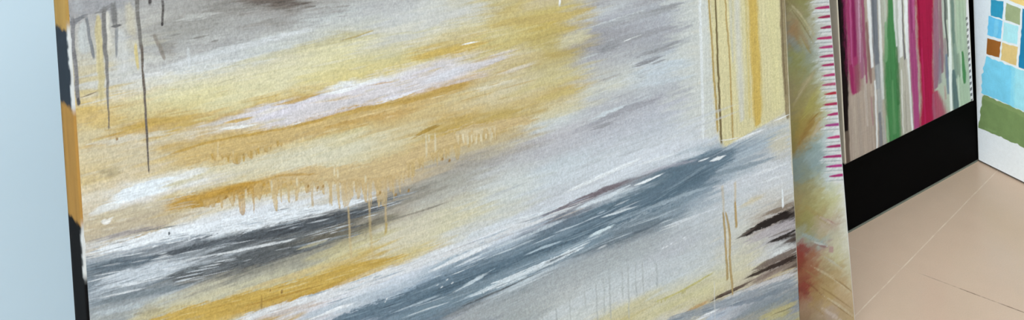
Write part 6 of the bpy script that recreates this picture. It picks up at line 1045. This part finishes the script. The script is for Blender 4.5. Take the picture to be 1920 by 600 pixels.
def edge_main(uv):
    u, v, d, sd = uv.T
    vv = v + 4 * (vn(d / 3, v / 9, 2) - .5) + d * .2
    st = [(0, 176, 138, 74), (665, 12, 12, 13), (813, 160, 121, 62), (928, 46, 54, 62), (1006, 172, 138, 76)]
    col = np.empty((len(u), 3)); col[:] = tone(176, 138, 74)
    for z, cr_, cg, cb in st:
        m = smooth(z - 1.2, z + 1.2, vv)[:, None]; col = col * (1 - m) + tone(cr_, cg, cb) * m
    light = (.86 + .28 * vn(d / 2.2, v / 60, 3))[:, None]
    dark_ = col.mean(1)[:, None] < .12
    col = np.where(dark_, col, np.clip(col * light, 0, 1))
    ztop, zb = (1008, 929), (812, 762)                                   # chipped white priming along the arris
    span = np.maximum(smooth(ztop[1] - 8, ztop[1] + 4, v) * smooth(ztop[0] + 8, ztop[0] - 4, v), smooth(zb[1] - 8, zb[1] + 4, v) * smooth(zb[0] + 8, zb[0] - 4, v))
    pale = smooth(5.0, 1.0, d + 7 * (vn(v / 6, d / 9, 6) - .5)) * (sd == 3) * span * .95
    col = col * (1 - pale[:, None]) + tone(205, 208, 206) * pale[:, None]
    low_right_shade = (sd == 1) & (v < 230)
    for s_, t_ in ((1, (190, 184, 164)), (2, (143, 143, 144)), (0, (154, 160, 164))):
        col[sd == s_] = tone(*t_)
    col[low_right_shade] = tone(66, 62, 56)  # shadow line beside the swirl painting, put into the edge colour
    return col
W1, H1 = 1.1113, 1.25
us1 = dense([(.0025, 1.1113 * .25, 470), (1.1113 * .25, 1.1113 * .55, 420), (1.1113 * .55, 1.1113 - .0025, 430)])
rows1 = window_rows(W1, H1, lambda u: np.interp(u, [-0.039, 0.049, 0.148, 0.261, 0.389, 0.537, 0.71, 0.914, 1.159], [0.732, 0.688, 0.638, 0.582, 0.518, 0.444, 0.357, 0.255, 0.133]), lambda u: np.interp(u, [-0.039, 0.049, 0.148, 0.261, 0.389, 0.537, 0.71, 0.914, 1.159], [1.054, 1.029, 1.0, 0.968, 0.932, 0.889, 0.84, 0.782, 0.712]), 680, 90)
canvas('drip_painting', W1, H1, .05, us1, rows1, paint_main, edge_main, mat_paint('acrylic on canvas', .6, .08, 850., .3, .10),
       'large abstract canvas in ochre, grey and slate blue with running drips', 'painting', (-2.0122, -0.4073, 0.0000), 0.11519, R(.5))

# ============================================================================= the swirl painting behind it
W2, H2 = .95, 1.2
PAINT = 0.8
def paint_swirl(U, V):
    U = U - W2 * 1000
    col = under_painting(SWIRL_BASE, U, V, 0., -100., 1300., 10., 6.)
    h = .4 * vn(U / 8, V / 2.5, 41)
    brush(SWIRL_STROKES, U, V, V - .35 * U, col, h, 1.6)
    col *= (1 + .09 * (vn(U / 3.2, V / 1.8, 43) - .5) + .06 * (vn(U / 14, V / 8, 44) - .5))[:, None]
    return np.clip(col, 0, 1), h
def edge_white(uv):
    col = np.empty((len(uv), 3)); col[:] = tone(218, 220, 218)
    col[uv[:, 3] == 0] = tone(58, 56, 56)                # underside painted dark to stand in for the shadow gap at the floor
    return col
us2 = dense([(.0025, .70, 40), (.70, W2 - .0025, 240)])
rows2 = window_rows(W2, H2, lambda u: u * 0 + .005, lambda u: u * 0 + .70, 640)
canvas('swirl_painting', W2, H2, .03, us2, rows2, paint_swirl, edge_white, mat_paint('swirled acrylic', .6, .06, 700., .25, .08),
       'yellow and green swirled canvas with pink dashes down its edge, behind the ochre drip painting', 'painting', (-1.6477, -0.2150, 0.0000), 0.0, R(3.1))

# ============================================================================= the striped painting on the board
W3, H3 = 0.4482, .92
PAINT = 1.05
def paint_stripes(U, V):
    col = under_painting(STRIPE_BASE, U, V, 0., -100., 1100., 8., 10.)
    h = .4 * vn(U / 3, V / 30, 51)
    brush(STRIPE_STROKES, U, V, V, col, h, 1.8)
    col *= (1 + .10 * (vn(U / 3.0, V / 40, 53) - .5) + .07 * (vn(U / 2.2, V / 2.2, 54) - .5))[:, None]
    return np.clip(col, 0, 1), h
def edge_beige(uv):
    u, v, d, sd = uv.T
    col = np.empty((len(uv), 3)); col[:] = tone(212, 203, 184)
    col[sd == 0] = tone(46, 42, 40)  # underside darkened in colour so its rounding shows no lit line
    return col * (.94 + .12 * vn(d / 8, v / 60, 5))[:, None]
us3 = dense([(.0025, W3 - .0025, 330)])
rows3 = window_rows(W3, H3, lambda u: u * 0 + .0066, lambda u: u * 0 + .45, 380)
canvas('striped_painting', W3, H3, .03, us3, rows3, paint_stripes, edge_beige, mat_paint('striped acrylic', .6, .05, 700., .2, .05),
       'tall canvas of magenta, green and grey vertical stripes mounted on the black board', 'painting', (-0.4961, -0.0280, 0.1745), 0.0, R(1.0))

# ============================================================================= the white canvas with colour squares
W4, H4 = .80, 1.0
PAINT = 1.27                                          # bright gesso and flat pigments
def paint_blocks(U, V):
    col = under_painting(BLOCK_BASE, U, V, 0., -100., 1100., 10., 10.)
    h = .3 * vn(U / 6, V / 6, 61)
    brush(BLOCK_STROKES, U, V, V, col, h)
    col *= (1 + .05 * (vn(U / 1.6, V / 1.6, 63) - .5))[:, None]
    return np.clip(col, 0, 1), h
us4 = dense([(.0025, .20, 260), (.20, W4 - .0025, 60)])
rows4 = window_rows(W4, H4, lambda u: u * 0 + .007, lambda u: u * 0 + .52, 560)
canvas('colour_block_canvas', W4, H4, .035, us4, rows4, paint_blocks, edge_white, mat_paint('flat acrylic', .5, .05, 700., .15),
       'white canvas with blue, green and brown painted squares standing against the right-hand corner wall', 'painting', (0.0000, -0.0012, 0.0020), R(-90), R(.05), .15)

# ============================================================================= the black display board
BLACK = mat_plain('black board paint', None, .8, .25, 60., .1, .05, lin=(.0012, .001, .001))
board = link('display_board', None)
tag(board, 'black board standing on the floor behind the striped painting', 'display board')
link('panel', box_mesh('panel', (-1.12, 0, .0035), (.03, .02, 1.62), .0015), board, BLACK)
k = link('bottom_strip', box_mesh('bottom_strip', (-1.12, -.0012, 0), (.0, .018, .0034), .0004), board, mat_plain('dull metal strip', (112, 116, 104), .6))
tag(k, 'thin pale strip under the black board')
board.matrix_world = Matrix.Rotation(-R(1.0), 4, 'X')

# ============================================================================= the room
WALL = mat_plain('white wall paint', (189, 210, 223), .75, .012, 4., .03, .25)
CEIL = mat_plain('white ceiling paint', (235, 236, 238), .8, .01, 4.)
XL, XR, YB, YF, ZC = -5.2, .055, .06, -4.6, 2.75
def wall(name, lo, hi, mat=WALL):
    return tag(link(name, box_mesh(name, lo, hi), None, mat), kind='structure')
fl = link('floor', box_mesh('floor', (XL, YF, -.06), (XR + .1, YB + .1, 0)), None, mat_floor()); tag(fl, kind='structure')
wall('wall_back', (XL, YB, 0), (XR + .1, YB + .1, ZC))
wall('wall_right', (XR, YF, 0), (XR + .1, YB, ZC))
tag(link('ceiling', box_mesh('ceiling', (XL, YF, ZC), (XR + .1, YB + .1, ZC + .1)), None, CEIL), kind='structure')
# front wall with a wide shop window letting the daylight in
bm = bmesh.new()
def addbox(bm, lo, hi):
    g = bmesh.ops.create_cube(bm, size=1.0)['verts']
    for v in g: v.co = Vector([lo[k] + (v.co[k] + .5) * (hi[k] - lo[k]) for k in range(3)])
wx0, wx1, wz0, wz1 = -4.6, -.5, .35, 2.5
addbox(bm, (XL, YF - .1, 0), (wx0, YF, ZC)); addbox(bm, (wx1, YF - .1, 0), (XR + .1, YF, ZC))
addbox(bm, (wx0, YF - .1, 0), (wx1, YF, wz0)); addbox(bm, (wx0, YF - .1, wz1), (wx1, YF, ZC))
me = bpy.data.meshes.new('wall_front'); bm.to_mesh(me); bm.free()
tag(link('wall_front', me, None, WALL), kind='structure')
ly0, ly1 = -4.3, -1.4  # unseen side window, added to light the white canvas in the corner
bl = bmesh.new()
addbox(bl, (XL - .1, YF, 0), (XL, ly0, ZC)); addbox(bl, (XL - .1, ly1, 0), (XL, YB + .1, ZC))
addbox(bl, (XL - .1, ly0, 0), (XL, ly1, wz0)); addbox(bl, (XL - .1, ly0, wz1), (XL, ly1, ZC))
me = bpy.data.meshes.new('wall_left'); bl.to_mesh(me); bl.free()
tag(link('wall_left', me, None, WALL), kind='structure')
DARKFRAME = mat_plain('window frame', (60, 62, 66), .5)
bl = bmesh.new()
for i in range(4):
    y = ly0 + (ly1 - ly0) * i / 3
    addbox(bl, (XL - .08, y - .03, wz0), (XL - .02, y + .03, wz1))
for z in (wz0 + .025, wz1 - .025):
    addbox(bl, (XL - .08, ly0, z - .025), (XL - .02, ly1, z + .025))
me = bpy.data.meshes.new('added_side_window'); bl.to_mesh(me); bl.free()
tag(link('added_side_window', me, None, DARKFRAME), kind='structure')
bm = bmesh.new()
for i in range(5):
    x = wx0 + (wx1 - wx0) * i / 4
    addbox(bm, (x - .03, YF - .08, wz0), (x + .03, YF - .02, wz1))
for z in (wz0 + .025, wz1 - .025):
    addbox(bm, (wx0, YF - .08, z - .025), (wx1, YF - .02, z + .025))
me = bpy.data.meshes.new('window_1'); bm.to_mesh(me); bm.free()
tag(link('window_1', me, None, DARKFRAME), kind='structure')

# unseen ceiling lamps, added to brighten the canvases and floor
def area(name, loc, size, power, colr, rot=(0, 0, 0)):
    l = bpy.data.lights.new(name, 'AREA'); l.shape = 'RECTANGLE'; l.size, l.size_y = size; l.energy = power; l.color = colr
    o = bpy.data.objects.new(name, l); C.objects.link(o); o.location = loc; o.rotation_euler = rot
    return o
PANEL = mat_emit('lamp diffuser', (1, .99, .97), 2.5)
FRAME = mat_plain('lamp frame white', (225, 226, 228), .5)
for i, (x, y) in enumerate(((-2.4, -2.0), (-1.0, -1.5), (-.75, -2.5))):
    t = link('added_ceiling_light', None); t.location = (x, y, ZC)
    tag(t, 'unseen square light panel added in the ceiling to brighten the canvases', 'ceiling light', 'added ceiling light panels')
    link('frame', box_mesh('frame', (-.32, -.32, -.02), (.32, .32, -.001), .004), t, FRAME)
    link('diffuser', box_mesh('diffuser', (-.29, -.29, -.024), (.29, .29, -.0205), .0005), t, PANEL)
    o = area('added_lamp', (x, y, ZC - .03), (.56, .56), 13.3, (1, .99, .965))
area('window_daylight', ((wx0 + wx1) / 2, YF - .12, (wz0 + wz1) / 2), (wx1 - wx0 - .1, wz1 - wz0 - .1), 10, (.90, .96, 1.0), (R(90), 0, 0))
area('added_side_light', (XL - .12, (ly0 + ly1) / 2, (wz0 + wz1) / 2), (wz1 - wz0 - .1, ly1 - ly0 - .1), 190, (.88, .95, 1.0), (0, R(-90), 0))  # lamp outside the added side window, brightening the right-hand corner

w = bpy.data.worlds.new('sky'); bpy.context.scene.world = w; w.use_nodes = True
bg = w.node_tree.nodes['Background']
bg.inputs['Color'].default_value = (.78, .88, 1.0, 1); bg.inputs['Strength'].default_value = 0.2

# ============================================================================= camera
cam = bpy.data.cameras.new('camera'); cam.sensor_fit = 'HORIZONTAL'; cam.sensor_width = 36.0
cam.lens = 36.0 * 1850 / 1920
cam.shift_y = -980 / 1920                               # the photograph is the lower part of a taller frame
cam.clip_start = .02
co = bpy.data.objects.new('camera', cam); C.objects.link(co)
co.matrix_world = Matrix(((0.8516435, 0.0598570, -0.5206922, -2.1217127), (-0.5218428, 0.0043017, -0.8530308, -1.4397824), (-0.0488200, 0.9981977, 0.0348995, 1.4000000), (0, 0, 0, 1)))
sc = bpy.context.scene
sc.camera = co
sc.view_settings.view_transform = 'Standard'; sc.view_settings.look = 'None'
sc.view_settings.exposure = 0.0; sc.view_settings.gamma = 1.0
sc.view_settings.use_curve_mapping = False
sc.cycles.use_denoising = True
try: sc.cycles.denoising_prefilter = 'ACCURATE'
except Exception: pass
sc.cycles.max_bounces = 8; sc.cycles.diffuse_bounces = 5
